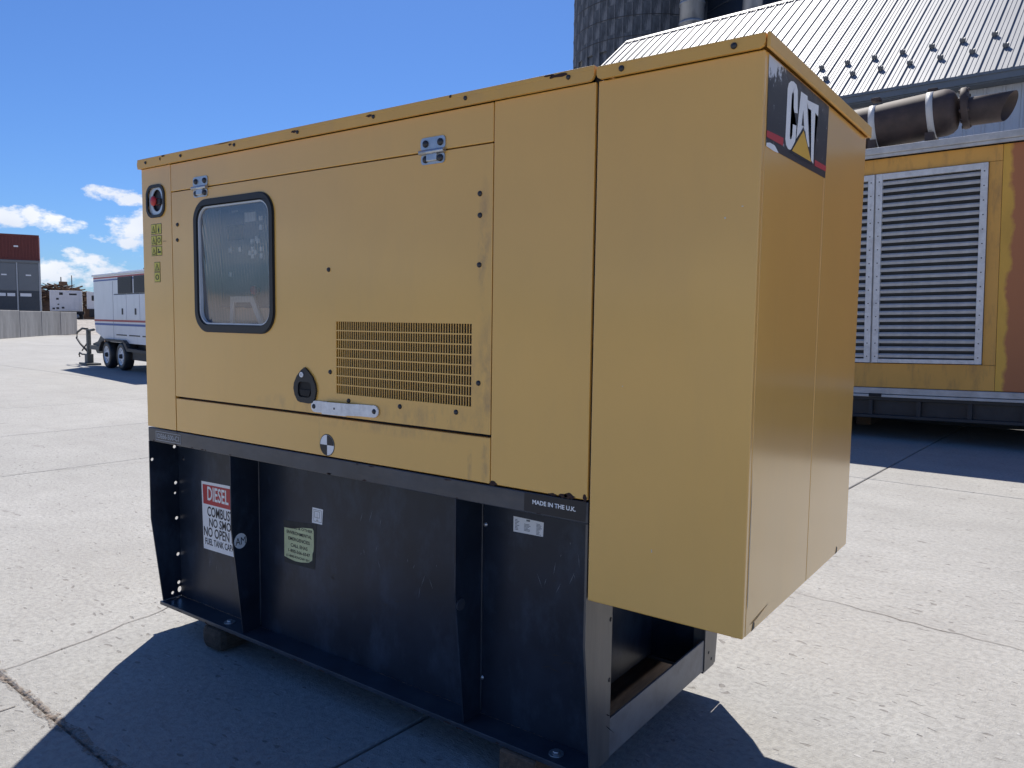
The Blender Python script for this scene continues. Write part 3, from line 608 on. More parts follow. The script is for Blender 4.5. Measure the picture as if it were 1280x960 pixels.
s = B(); s.flat([(.0255, .75), (.030, .76), (.030, 1.0), (.027, 1.12), (.024, .9)], EX(X1), .0006); GS(s, 'paint_chip', mat('bare_edge', (.6, .5, .35), .5), he)
NICK = mat('pale_nick', (.72, .62, .45), .6)
for i, (x, z, w, h) in enumerate([(.372, 1.735, .004, .004), (.20, .86, .003, .006), (.415, 1.76, .003, .003), (.10, 1.30, .002, .003)]): chip(hf, x, z, w, h, 0, 300 + i, NICK, 9)
# logo on the hood end
s = B(); s.flat([(.027, 2.119), (.577, 2.119), (.570, 1.909), (.123, 1.905), (.029, 1.905)], EX(X1), .0010); logo = GS(s, 'logo_decal', LOGOB, he)
C_ = [(0.27, 2.033), (0.262, 2.091), (0.249, 2.102), (0.224, 2.104), (0.202, 2.1), (0.183, 2.089), (0.176, 2.074), (0.174, 1.949), (0.182, 1.935), (0.2, 1.928), (0.218, 1.929), (0.226, 1.932), (0.258, 1.958), (0.262, 1.97), (0.263, 2.0), (0.232, 1.997), (0.231, 1.971), (0.225, 1.959), (0.216, 1.955), (0.21, 1.963), (0.213, 2.068), (0.219, 2.076), (0.228, 2.077), (0.231, 2.069), (0.234, 2.028)]
A_ = [(0.291, 2.095), (0.352, 2.097), (0.39, 1.967), (0.369, 1.967), (0.346, 2.001), (0.326, 2.006), (0.298, 1.988), (0.267, 1.967)]
T_ = [(0.354, 2.087), (0.465, 2.097), (0.463, 2.066), (0.434, 2.070), (0.436, 1.929), (0.412, 1.936), (0.393, 2.068), (0.364, 2.067)]
s = B(); s.flat(C_, EX(X1), .0016); s.flat(A_, EX(X1), .0016); s.flat(T_, EX(X1), .0016)
s.mi = 1; s.flat([(0.318, 2.052), (0.309, 2.010), (0.331, 2.011)], EX(X1), .0020); s.flat([(0.352, 2.080), (0.362, 2.067), (0.391, 1.985), (0.383, 1.985)], EX(X1), .0020)
s.flat([(0.326, 2.010), (0.214, 1.921), (0.426, 1.923)], EX(X1), .0022); s.mi = 2; s.flat([(0.327, 2.000), (0.230, 1.929), (0.412, 1.930)], EX(X1), .0027)
s.mi = 3; s.flat([(0.029, 1.942), (0.159, 1.948), (0.158, 1.928), (0.029, 1.926)], EX(X1), .0016); s.flat([(0.451, 1.943), (0.572, 1.945), (0.571, 1.929), (0.449, 1.926)], EX(X1), .0016)
s.mi = 0; s.flat([(0.029, 1.912), (0.055, 1.917), (0.092, 1.917), (0.125, 1.904), (0.088, 1.902), (0.029, 1.904)], EX(X1), .0018)
GS(s, 'logo_lettering', [WHITE, INK, LOGOY, REDP], he)

# ------------------------------------------------------------------ fuel tank base (parts of the same generator)
YT = .14
s = B(); s.box(L, 0, 0, .012, .900, .963, .003); s.box(L, 0, .012, YT + .01, .950, .962); s.box(L, 0, DY - .02, DY - .005, .90, .962, .003); railp = G(s, 'top_rail', BLACKR)
s = B(); s.box(L + .009, -.009, YT, YT + .006, .128, .949); tankw = G(s, 'tank_wall', BLACK)
s = B(); s.box(L + .03, -.235, YT + .0065, DY - YT, .128, .948, .004); tank = G(s, 'fuel_tank', BLACK)
s = B(); s.box(L + .009, -.009, DY - YT, DY - YT + .006, .128, .949); G(s, 'tank_back_wall', BLACK)
s = B(); s.box(L - .002, -.008, .038, YT + .002, .120, .1275, .0015); s.box(L - .002, -.008, .0365, .046, .112, .129, .002); s.box(L - .002, -.008, DY - .15, DY - .04, .112, .1275, .002); G(s, 'bottom_flange', BLACKR)
prof = [(0, .9495), (0, .535), (.050, .128), (.160, .128), (.160, .9495)]
prof_g = [(0.001, .8995), (0.001, .590), (.050, .1285), (YT - .0005, .1285), (YT - .0005, .9495), (.013, .9495), (.013, .8995)]
holes = [circ(.013, .810, .0075, n=10), circ(.124, .856, .0085, n=10), circ(.126, .682, .0085, n=10), circ(.122, .633, .006, n=10), circ(.127, .511, .0085, n=10), circ(.130, .334, .009, n=10), circ(.131, .195, .009, n=10), circ(.098, .152, .008, n=10), circ(.134, .160, .011, .015, n=10)]
s = B(); s.plate([(.013, .9495), (.013, .899), (0.0005, .899), (0.0005, .535), (.050, .129), (.160, .129), (.160, .9495)], holes, .006, lambda u, v, w: (L + w, u, v)); G(s, 'end_plate', BLACK)
s = B(); s.prism(prof[1:4] + [(.16, .9495), (.013, .9495), (.013, .899), (0.0005, .899)], lambda u, v, w: (-.007 + w, u, v), .007)
s.mi = 1
for z in (.575, .385): s.lathe([(0, .0012), (.007, .001), (.007, 0)], Matrix.Translation((.0, .150, z)) @ Matrix.Rotation(math.pi / 2, 4, 'Y'), 10)
G(s, 'end_plate', [POSTM, INK])
s = B(); s.prism([(DY - p_[0], p_[1]) for p_ in prof], lambda u, v, w: (-.007 + w, u, v), .007); s.box(-.05, -.007, DY - .155, DY - .149, .13, .94)
s.mi = 1
for z, y in ((.19, .955), (.155, .985)): s.lathe([(0, .0012), (.006, .001), (.006, 0)], Matrix.Translation((.0, y, z)) @ Matrix.Rotation(math.pi / 2, 4, 'Y'), 10)
G(s, 'end_plate', [POSTM, INK])
s = B(); s.prism([(DY - p_[0], p_[1]) for p_ in prof], lambda u, v, w: (L + w, u, v), .007); G(s, 'end_plate', BLACK)
s = B(); s.box(-.012, -.004, .1605, DY - .162, .128, .252, .002); s.box(-.06, -.0125, .162, DY - .162, .128, .134); G(s, 'end_rail', mat('grey_rail_paint', (.20, .20, .205), .4, var=.25, scale=7, dirt=(.10, .085, .08), dirt_amt=.8, dirt_scale=6, bump=.1))  # grey base with darker blotches; the left rail is black
s = B(); s.box(L + .002, L + .01, .1605, DY - .162, .128, .252, .002); G(s, 'end_rail', BLACK)
for gx in (-1.71, -.49):
    s = B(); s.prism(prof_g, lambda u, v, w: (gx - .006 + w, u, v), .006); gs = G(s, 'gusset', BLACK)
    s = B(); s.tube([(gx + .002, YT - .003, z) for z in [.14 + i * .045 for i in range(18)]], .0035, 5); GS(s, 'weld_seam', BLACKR, gs)
    if gx < -1:
        s = B(); s.flat(circ(.042, .532, .030, .033), EX(gx), .0008); s.mi = 1; s.text('AM', (.018, .067, .516, .547), EX(gx), .0014, 0.0); GS(s, 'round_sticker', [WHITE, INK], gs)
    else:
        s = B(); s.cyl((gx, .026, .545), (gx + .004, .026, .545), .020, n=20); GS(s, 'cover_disc', BLACKR, gs)
# ledge bolts
for x in (-1.86, -.145):
    s = B(); s.cyl((x, .085, .1275), (x, .085, .1305), .024, n=20); s.cyl((x, .085, .1305), (x, .085, .139), .012, n=6); G(s, 'ledge_bolt', STEEL)
for x, z in ((-2.29, .80), (-.478, .79), (-.487, .255)):
    s = B(); s.lathe([(0, -.006), (.006, -.004), (.009, 0)], Matrix.Translation((x, YT, z)) @ Matrix.Rotation(-math.pi / 2, 4, 'X'), 10); G(s, 'tank_stud', STEEL if x > -1 else SCREW)

# writing on the base
f = FO(YT)
s = B(); s.flat([(-2.144, .715), (-1.745, .725), (-1.752, .402), (-2.135, .399)], f, .001); s.mi = 1; s.flat([(-2.134, .702), (-1.757, .711), (-1.759, .613), (-2.130, .612)], f, .0016)
s.mi = 0; s.text('DIESEL FUEL', (-2.096, -1.796, .631, .697), f, .0022); s.mi = 2
s.text('COMBUSTIBLE', (-2.100, -1.822, .557, .604), f, .0016); s.text('NO SMOKING', (-2.087, -1.815, .510, .551), f, .0016); s.text('NO OPEN FLAMES', (-2.130, -1.766, .461, .506), f, .0016); s.text('FUEL TANK CAPACITY', (-2.121, -1.835, .422, .453), f, .0016)
GS(s, 'diesel_sign', [WHITE, REDP, INK], tankw)
s = B(); s.mi = 2; s.flat([(-1.547, .629), (-1.338, .643), (-1.350, .456), (-1.543, .451)], f, .0007); s.mi = 0
s.flat([(-1.542, .599), (-1.49, .602), (-1.421, .617), (-1.364, .623), (-1.356, .616), (-1.355, .552), (-1.358, .53), (-1.364, .519), (-1.366, .491), (-1.386, .478), (-1.437, .469), (-1.475, .467), (-1.518, .472), (-1.544, .476)], f, .0013); s.mi = 1
s.text('FUEL & OTHER', (-1.502, -1.362, .603, .615), f, .0019); s.text('ENVIRONMENTAL', (-1.526, -1.367, .578, .592), f, .0019); s.text('EMERGENCIES', (-1.516, -1.380, .552, .566), f, .0019); s.text('CALL EHAS', (-1.501, -1.394, .525, .540), f, .0019); s.text('1-800-566-6547', (-1.517, -1.379, .501, .515), f, .0019); s.text('(1-800-KNOW EH', (-1.530, -1.384, .477, .490), f, .0019)
GS(s, 'emergency_sticker', [LIME, INK, RESID], tankw)
s = B(); s.flat([(-1.362, .712), (-1.298, .712), (-1.304, .649), (-1.366, .648)], f, .001); s.mi = 1
s.plate(rect(-1.356, -1.306, .656, .706), [rect(-1.3535, -1.3085, .6585, .7035)], .0003, FO(YT - .0012)); s.plate(rect(-1.350, -1.318, .672, .700), [rect(-1.347, -1.321, .675, .697)], .0003, FO(YT - .0012)); s.flat(rect(-1.335, -1.332, .664, .692), f, .0016); s.flat(rect(-1.34, -1.327, .660, .664), f, .0016)
GS(s, 'symbol_sticker', [WHITE, SILV], tankw)
s = B(); s.flat([(-.361, .838), (-.242, .836), (-.244, .789), (-.361, .787)], f, .001); s.mi = 1
r = random.Random(9)
for (x0, x1, z0, z1, n) in ((-.354, -.336, .795, .832, 8), (-.318, -.288, .797, .822, 6), (-.270, -.248, .792, .830, 9)):
    for i in range(n):
        z = z0 + (z1 - z0) * i / n; w = (x1 - x0) * r.uniform(.45, 1); s.flat(rect(x0, x0 + w, z, z + .0018), f, .0016)
s.flat(rect(-.309, -.295, .829, .835), f, .0016)
GS(s, 'data_plate', [WHITE, mat('grey_print', (.2, .2, .21), .5)], tankw)
f = FO(0)
s = B(); s.flat([(-2.276, .951), (-2.074, .950), (-2.075, .911), (-2.277, .909)], f, .0006); s.mi = 1; s.plate(rect(-2.276, -2.074, .910, .951), [rect(-2.2735, -2.0765, .9125, .9485)], .0003, FO(-.0008)); s.text('IDE66-500-C1', (-2.267, -2.086, .920, .942), f, .0013); GS(s, 'serial_tag', [BLACKR, mat('worn_white_marking', (.38, .40, .42), .6)], railp)
s = B(); s.flat([(-.221, .960), (-.006, .963), (-.008, .905), (-.222, .905)], f, .0008); s.mi = 1; s.text('MADE IN THE U.K.', (-.191, -.040, .930, .9435), f, .0014, .03); GS(s, 'origin_sticker', [INK, WHITE], railp)
r = random.Random(77)
for i in range(16):
    x = r.uniform(-2.3, -.03); zz = r.choice((.9045, .9045, .958)); chip(railp, x, zz, r.uniform(.006, .022), r.uniform(.002, .005), 0, 200 + i, RUST, 11)
for i in range(12):
    x = r.uniform(-2.3, -.03); chip(railp, x, r.uniform(.1125, .118), r.uniform(.008, .03), r.uniform(.002, .004), .0365, 230 + i, RUST, 11)
# scratches on the tank wall
r = random.Random(21)
for (cx, cz, n, ln) in ((-1.2, .42, 8, .05), (-.95, .40, 6, .04), (-.16, .40, 5, .05), (-.13, .62, 3, .03), (-.08, .28, 3, .05)):
    s = B()
    for i in range(n):
        x = cx + r.uniform(-.09, .09); z = cz + r.uniform(-.05, .05); a = r.uniform(-.5, .7); l = ln * r.uniform(.4, 1); d = (math.cos(a) * l, math.sin(a) * l)
        s.flat([(x, z), (x + d[0] * .5 + .001, z + d[1] * .5 - .002), (x + d[0], z + d[1]), (x + d[0] * .5, z + d[1] * .5 + .002)], FO(YT), .0006)
    GS(s, 'scratch', INK, tankw)
for (cx, cz, n) in ((-.18, .70, 9), (-1.0, .66, 7), (-.75, .55, 6), (-2.0, .30, 4)):
    s = B()
    for i in range(n):
        x = cx + r.uniform(-.1, .1); z = cz + r.uniform(-.10, .10); l = r.uniform(.008, .05); q_ = r.uniform(-.25, .25)
        s.flat([(x, z), (x + q_ * l + .0012, z - l * .5), (x + q_ * l * 2, z - l), (x + q_ * l - .0008, z - l * .5)], FO(YT), .0006)
    GS(s, 'scuff', mat('pale_scuff', (.20, .22, .25), .7), tankw)

# timbers under the base
for x0, x1, lab in ((-.325, -.185, 'brown timber bearer under the right end of the yellow generator base'), (-1.995, -1.845, 'dark stubby timber bearer under the left end of the yellow generator base')):
    o = thing('timber_block', lab, 'timber', ((x0 + x1) / 2, .53, 0), 0, 'timbers under the yellow generator')
    s = B(); w = (x1 - x0) / 2; s.box(-w, w, -.505, .55, 0.001, .1105, .008 if x0 > -1 else .034); s.build('beam', WOOD if x0 > -1 else WOODD, o)

# ------------------------------------------------------------------ container generator on the right
CO = Vector((-1.0, 9.0, 0)); 
cg = thing('container_generator', 'long ochre container generator with grey louvre doors and black roof silencer, at right', 'generator', CO)
cg.rotation_euler = (0, -rad(1.3), 0)
CY = mat('faded_ochre_paint', (.74, .38, .075), .45, var=.14, scale=1.4, stretch=(1, 1, .5), dirt=(.24, .13, .06), dirt_amt=.6, dirt_scale=3, dirt_stretch=(2.5, 2.5, .6), bump=.1, bscale=60)
def oxide():
    m = mat('ochre_to_oxide_paint', (.74, .41, .06), .5, var=.22, scale=1.5, stretch=(1, 1, .4))
    t = m.node_tree; p = t.nodes['Principled BSDF']; old = p.inputs['Base Color'].links[0].from_socket
    tcn = N(t, 'ShaderNodeTexCoord'); s = N(t, 'ShaderNodeSeparateXYZ'); t.links.new(tcn.outputs['Object'], s.inputs[0])
    n = N(t, 'ShaderNodeTexNoise'); n.inputs['Scale'].default_value = 3; n.inputs['Detail'].default_value = 5; t.links.new(tcn.outputs['Object'], n.inputs['Vector'])
    x = math_(t, 'ADD', s.outputs[0], math_(t, 'MULTIPLY_ADD', n.outputs[0], .22, -.11))
    f = math_(t, 'MULTIPLY_ADD', x, 26.0, -36.6, clamp=True)
    t.links.new(mixc(t, f, old, (.46, .165, .06)), p.inputs['Base Color']); return m
OX = oxide()
TRIM = mat('galvanised_trim', (.52, .51, .49), .5, .15, var=.2, scale=7, dirt=(.3, .3, .3), dirt_amt=.5, bump=.1)
LOUV = mat('louvre_aluminium', (.70, .69, .67), .45, .15, var=.15, scale=12, dirt=(.28, .28, .28), dirt_amt=.4, dirt_scale=9)
SLATM = mat('dull_slat_aluminium', (.47, .47, .465), .45, .15, var=.2, scale=6, dirt=(.22, .22, .22), dirt_amt=.5, dirt_scale=5)
SKID = mat('dark_blue_black_skid', (.022, .027, .034), .5, var=.3, scale=3, dirt=(.06, .06, .06), dirt_amt=.5)
X0, X2 = -7.5, 5.2      # world x extents
def CB(bd, name, m, parent=None, **k): return bd.build(name, m, parent or cg, CO, **k)
s = B(); s.box(X0, X2, 9.03, 11.4, .66, 3.60); CB(s, 'body', DARK)
s = B(); s.box(X0, X2, 8.90, 11.5, 3.615, 3.70, .01); s.box(X0, X2, 8.915, 8.94, 3.575, 3.612); CB(s, 'roof_trim', TRIM)
s = B(); s.box(X0, .325, 9.0, 9.04, 3.385, 3.57, .004); CB(s, 'top_panel', CY)
s = B(); s.box(X0, .325, 9.0, 9.04, .665, .975, .004); CB(s, 'bottom_panel', CY)
s = B(); s.box(.19, .325, 9.0, 9.04, .978, 3.382, .004); CB(s, 'post_panel', CY)
s = B(); s.box(.328, X2, 9.002, 9.04, .665, 3.57, .004); CB(s, 'end_section_panel', OX)
for x in (-3.55, -2.3): pass
s = B(); s.box(X0, X2, 8.945, 8.998, .585, .662, .006); s.box(X0, X2, 8.93, 8.99, .545, .578, .004); CB(s, 'sill_trim', TRIM)
s = B(); s.box(X0, X2, 9.06, 9.09, .27, .54); s.box(X0, X2, 8.99, 9.09, .50, .54, .004); s.box(X0, X2, 8.99, 9.09, .27, .31, .004); s.box(X0, X2, 11.2, 11.3, -.02, .6)  # last box: dark plate added at the back to black out the gap
CB(s, 'skid', SKID)
rib = B(); rib.box(-.025, .025, 0, .07, .312, .498); rb0 = None
for i in range(22):
    x = X0 + .3 + i * .56
    if rb0 is None: rb0 = rib.build('skid_rib', SKID, cg); rb0.location = Vector((x, 8.995, 0)) - CO
    else: copy(rb0, cg, Vector((x, 8.995, 0)) - CO)
s = B(); s.box(-1.05, -.90, 8.925, 9.0, .548, .59); CB(s, 'pocket', DARK)
# louvre doors
sl_b = B(); W2 = 1.06
q = [(0.004, -.026), (.0, .004), (.012, .022), (.030, .024), (.062, -.012), (.055, -.016), (.026, .014), (.013, .006), (.014, -.026)]
sl_b.prism([(a, c) for a, c in q], lambda u, v, w: (w, u, v), W2); sl0 = None
for (lx0, lx1) in ((-1.035, .185), (-2.29, -1.055), (-3.56, -2.31), (-4.83, -3.58)):
    w = .075; s = B(); z0, z1 = .985, 3.375
    s.box(lx0, lx0 + w, 8.955, 9.03, z0, z1, .004); s.box(lx1 - w, lx1, 8.955, 9.03, z0, z1, .004); s.box(lx0 + w, lx1 - w, 8.958, 9.03, z1 - w, z1, .004); s.box(lx0 + w, lx1 - w, 8.958, 9.03, z0, z0 + .05, .004)
    s.mi = 1
    for k in range(14):
        for xx in (lx0 + w * .5, lx1 - w * .5): s.cyl((xx, 8.955, z0 + .08 + k * .17), (xx, 8.951, z0 + .08 + k * .17), .008, n=6)
    lv = CB(s, 'louvre_door', [LOUV, SCREW])
    n = 25; gap = (z1 - w - z0 - .05) / n
    for k in range(n):
        loc = Vector((lx0 + w, 8.962, z0 + .05 + gap * (k + .5))) - CO
        if sl0 is None: sl0 = sl_b.build('slat', SLATM, lv); sl0.location = loc; c = sl0
        else: c = copy(sl0, lv, loc)
        c.scale = ((lx1 - lx0 - 2 * w) / W2, 1, 1)
    s = B(); s.flat(rect(lx0 + w, lx1 - w, z0 + .05, z1 - w), FR(9.024)); CB(s, 'louvre_backing', mat('dark_filter_mesh', (.06, .065, .07), .8, var=.2), lv)
s = B(); s.box(-1.0542, -1.036, 8.99, 9.02, .98, 3.38); CB(s, 'door_mullion', TRIM)
# silencer on the roof
SIL = mat('sooty_black_steel', (.062, .043, .037), .68, 0, var=.35, scale=5, bump=.15, bscale=50, dirt=(.13, .08, .06), dirt_amt=.6, dirt_scale=4)
M = Matrix.Translation((-.37, 10.0, 4.272)) @ Matrix.Rotation(rad(-4.5), 4, 'Y') @ Matrix.Rotation(math.pi / 2, 4, 'Y')
s = B(); s.lathe([(0, -2.2), (.2, -2.17), (.285, -2.08), (.30, -2.0), (.30, -.12), (.30, -.04), (.285, .02), (.24, .075), (.16, .105), (.13, .11), (.13, .18), (0, .18)], M, 36); sil = CB(s, 'silencer', SIL)
for h in (-.20, -.90):
    s = B(); s.lathe([(.296, h - .04), (.306, h - .04), (.306, h + .04), (.296, h + .04)], M, 36); CB(s, 'strap', mat('pale_strap', (.62, .60, .56), .5, 0), sil)
    c = M @ Vector((0, 0, h)); s = B(); s.box(c.x - .06, c.x + .06, 9.93, 10.07, 4.555, 4.60, .01); CB(s, 'strap_lug', SIL, sil); s = B(); s.box(c.x - .05, c.x + .05, 9.75, 10.25, 3.70, 3.99); CB(s, 'saddle', SIL, sil)
s = B(); s.lathe([(.12, .14), (.255, .145), (.265, .16), (.265, .21), (.255, .225), (.12, .23)], M, 20)
for k in range(10):
    a = 2 * math.pi * k / 10; s.lathe([(0, .13), (.022, .13), (.022, .24), (0, .24)], M @ Matrix.Translation((.235 * math.cos(a), .235 * math.sin(a), 0)), 6)
CB(s, 'flange', SIL, sil)
s = B(); tp = Matrix.Translation((-.17, 10.0, 4.235)) @ Matrix.Rotation(math.pi / 2, 4, 'Y')
bb = bmesh.new(); n = 28; rings = []
for r_, fh in ((.18, lambda a: -.02), (.18, lambda a: .47 + .085 * math.cos(a - .5)), (.172, lambda a: .47 + .085 * math.cos(a - .5)), (.172, lambda a: .05)):
    rings.append([bb.verts.new((-r_ * math.cos(2 * math.pi * i / n), r_ * math.sin(2 * math.pi * i / n), fh(2 * math.pi * i / n))) for i in range(n)])
for A, C in zip(rings, rings[1:]):
    for i in range(n): bb.faces.new((A[i], A[(i + 1) % n], C[(i + 1) % n], C[i])).smooth = True
s._merge(bb, tp); CB(s, 'tail_pipe', SIL, sil)
for x0, x1 in ((-1.50, -1.30), (2.2, 2.4)):
    o = thing('timber_block', 'timber block in shade under the %s of the ochre container generator skid' % ('middle' if x0 < 0 else 'right end'), 'timber', ((x0 + x1) / 2, 10.7, 0), 0, 'timbers under the ochre container generator')
    s = B(); s.box(-.1, .1, -.35, .55, .001, .245, .01); s.build('beam', WOOD, o)

# ------------------------------------------------------------------ barn with the metal roof
BO = Vector((-2.933, 15.0, 0)); BR = rad(-4.0)      # eave reference point; local x runs along the eave
barn = thing('barn', 'big barn with sunlit ribbed metal roof and pale corrugated wall, behind the ochre container generator', 'barn', BO, BR)
EZ = 6.06; PIT = rad(38.5); UPL = 6.95
ROOFM = mat('galvalume_roof', (.25, .262, .28), .58, .25, var=.08, scale=1.5, bump=.05, rnd=.03, dirt=(.22, .23, .24), dirt_amt=.4, dirt_scale=2)
WALLM = mat('pale_wall_sheet', (.56, .58, .62), .5, .2, var=.06, scale=2, dirt=(.38, .39, .40), dirt_amt=.4, dirt_scale=1.5, dirt_stretch=(3, 3, .4))
FASC = mat('slate_grey_fascia', (.17, .19, .21), .5, .2, var=.1)
GUARD = mat('grey_snow_guard', (.22, .23, .24), .5, .4)
rx0, rx1 = -8.66, 16.0; PW = .272
rmain = B()
cs, sn = math.cos(PIT), math.sin(PIT)
RF = lambda u, v, w: (u, v * cs - w * sn, EZ + v * sn + w * cs)
rmain.prism(rect(rx0 + .01, rx1, .02, UPL), lambda u, v, w: RF(u, v, -.06 + w), .05)
rmain.prism(rect(rx0 + .01, rx1, 0, UPL), lambda u, v, w: (u, 2 * UPL * cs - v * cs + w * sn, EZ + v * sn + w * cs - .05), .05)
roofo = rmain.build('roof', FASC, barn)
pb = B(); hw = PW
prf = [(0, .000), (.003, .028), (.030, .028), (.033, .000), (.100, 0), (.107, .010), (.125, .010), (.132, 0), (.185, 0), (.192, .010), (.210, .010), (.217, 0), (PW - .0005, 0)]
for (a, h), (c, k) in zip(prf, prf[1:]):
    vs = [pb.bm.verts.new(RF(u, v, w) if False else (u, v * cs - w * sn, v * sn + w * cs)) for u, v, w in ((a, -.05, h), (c, -.05, k), (c, UPL, k), (a, UPL, h))]; pb.bm.faces.new(vs)
pan = None; u = rx0
while u < rx1 - PW:
    loc = (u, 0, EZ + .004)
    if pan is None: pan = pb.build('roof_panel', ROOFM, roofo); pan.location = loc
    else: copy(pan, roofo, loc)
    u += PW
s = B(); s.prism(rect(rx0 - .02, rx1, UPL - .12, UPL + .03), lambda u, v, w: RF(u, v, .036 + w), .01); s.build('ridge_cap', ROOFM, roofo)
s = B(); s.prism(rect(rx0 - .03, rx0 + .015, -.05, UPL), lambda u, v, w: RF(u, v, -.1 + w), .14); s.build('rake_trim', ROOFM, roofo)
sg = B(); SGF = lambda u, v, w: (u * .85, -w * cs - v * sn + .012, -w * sn + v * cs)
sg.prism([(-.055, .012), (.055, .012), (.062, .05), (.05, .085), (.02, .07), (0, .095), (-.02, .07), (-.05, .085), (-.062, .05)], SGF, .045)
sg.prism(rect(-.022, .022, -.03, .11), lambda u, v, w: (u, v * cs - w * sn, v * sn + w * cs), .014)
g0 = None
for k in range(-12, 24):
    uu = -.19 + k * .272; v = .93 if k % 2 == 0 else 1.57
    loc = Vector((uu + .03, v * cs - .012 * sn, EZ + v * sn + .022 * cs))
    if g0 is None: g0 = sg.build('snow_guard', GUARD, roofo); g0.location = loc
    else: copy(g0, roofo, loc)
# fascia, soffit and wall (slightly set back below the eave)
s = B(); s.box(rx0, rx1, -.06, .0, EZ - .19, EZ - .015, .004); s.box(rx0, rx1, -.085, -.055, EZ - .075, EZ - .02, .004); s.box(rx0, rx1, -.03, .32, EZ - .21, EZ - .192); s.build('fascia', FASC, barn)
s = B(); x = rx0 + .2
s.box(rx0 + .15, rx1, .325, 10.6, -.1, EZ - .2)
s.prism([(.33, EZ - .2), (10.6, EZ - .2), (5.45, EZ + 4.1)], lambda u, v, w: (rx0 + .15 + w, u, v), .1); wl = s.build('wall', WALLM, barn)
wp = B(); WP = .30
prf = [(0, 0), (.02, -.025), (.05, -.025), (.07, 0), (.16, 0), (.17, -.008), (.19, -.008), (.20, 0), (WP - .001, 0)]
for (a, h), (c, k) in zip(prf, prf[1:]): wp.bm.faces.new([wp.bm.verts.new((u, h2, z)) for u, h2, z in ((a, h, 0), (c, k, 0), (c, k, EZ - .215), (a, h, EZ - .215))])
w0 = None; u = rx0 + .16
while u < rx1 - WP:
    if w0 is None: w0 = wp.build('wall_sheet', WALLM, wl); w0.location = (u, .320, 0)
    else: copy(w0, wl, (u, .320, 0))
    u += WP

# ------------------------------------------------------------------ silos behind the barn
STAVE = mat('weathered_concrete_stave', (.085, .096, .112), .9, var=.5, scale=3.5, stretch=(2.2, 2.2, .55), rnd=.09, bump=.6, bscale=12, bdist=.02, dirt=(.34, .34, .35), dirt_amt=.85, dirt_scale=2.2, dirt_stretch=(2.6, 2.6, .4))
SO = Vector((-15.05, 30.0, 0)); RS = 3.15
silo = thing('stave_silo', 'tall dark weathered concrete stave silo at the left of the barn roof', 'silo', SO)
s = B(); s.cyl((0, 0, -.1), (0, 0, 19), RS - .06, n=56); s.build('silo_core', STAVE, silo)
NS = 54; SH = 1.16; st0 = None
sv = B(); a = 2 * math.pi / NS; w = RS * a / 2 - .002
sv.box(-w, w, -.07, .03, .002, SH - .002, .004)
for j in range(4):
    for i in range(NS):
        th = a * i; loc = (math.sin(th) * (RS - .03), -math.cos(th) * (RS - .03), 11.9 + j * SH + (.58 if i % 2 else 0))
        if st0 is None: st0 = sv.build('stave', STAVE, silo); st0.location = loc; st0.rotation_euler = (0, 0, th)
        else: copy(st0, silo, loc, (0, 0, th))
s = B(); s.lathe([(RS - .02, 0), (RS - .02, 11.9)], Matrix.Identity(4), 54); s.lathe([(RS - .02, 11.9 + 4 * SH), (RS - .02, 19)], Matrix.Identity(4), 54); s.build('silo_skin', STAVE, silo)
for z in (12.9, 13.7, 14.5, 15.3):
    s = B(); s.lathe([(RS + .03, z - .012), (RS + .06, z - .012), (RS + .06, z + .012), (RS + .03, z + .012), (RS + .03, z - .012)], Matrix.Identity(4), 54); s.build('hoop', SCREW, silo)
NAVY = mat('dark_blue_steel', (.030, .040, .055), .4, .2, var=.15, scale=1.2)
s2 = thing('steel_silo', 'plain dark blue steel silo rising behind the two pale chutes and barn roof', 'silo', (-9.2, 32.0, 0))
s = B(); s.cyl((0, 0, -.1), (0, 0, 19.5), 3.9, n=64); s.build('shell', NAVY, s2)
s = B()
for z in range(1, 14): s.lathe([(3.9, z * 1.4 - .03), (3.93, z * 1.4), (3.9, z * 1.4 + .03)], Matrix.Identity(4), 64)
s.build('shell_seam', NAVY, s2)
s = B(); s.lathe([(3.9, 19.5), (3.0, 20.6), (0, 21.3)], Matrix.Identity(4), 48); s.build('dome', NAVY, s2)
PIPE = mat('galvanised_pipe', (.34, .36, .39), .5, .5, var=.2, scale=2, stretch=(3, 3, .6), dirt=(.18, .19, .2), dirt_amt=.6, dirt_scale=2)
for (px, py, rr, zb, lab) in ((-11.55, 26.8, .46, 12.62, 'wide pale galvanised chute running down the right edge of the stave silo'), (-9.35, 27.2, .36, 11.2, 'narrow pale galvanised pipe standing in front of the dark blue steel silo')):
    o = thing('chute_pipe', lab, 'pipe', (px, py, 0), 0, 'pale pipes against the silos')
    s = B(); s.cyl((0, 0, zb), (0, 0, 19), rr, n=28)
    s.build('pipe', PIPE, o)
    s = B(); s.cyl((0, 0, 0), (0, 0, zb), rr * .80, n=28); s.build('lower_pipe', mat('dull_green_grey_pipe', (.12, .15, .16), .6), o)
    for k in range(6):
        z = zb + .15 + k * .72; s = B(); s.lathe([(rr, z - .05), (rr + .025, z - .05), (rr + .025, z + .05), (rr, z + .05)], Matrix.Identity(4), 28); s.build('band', PIPE, o)

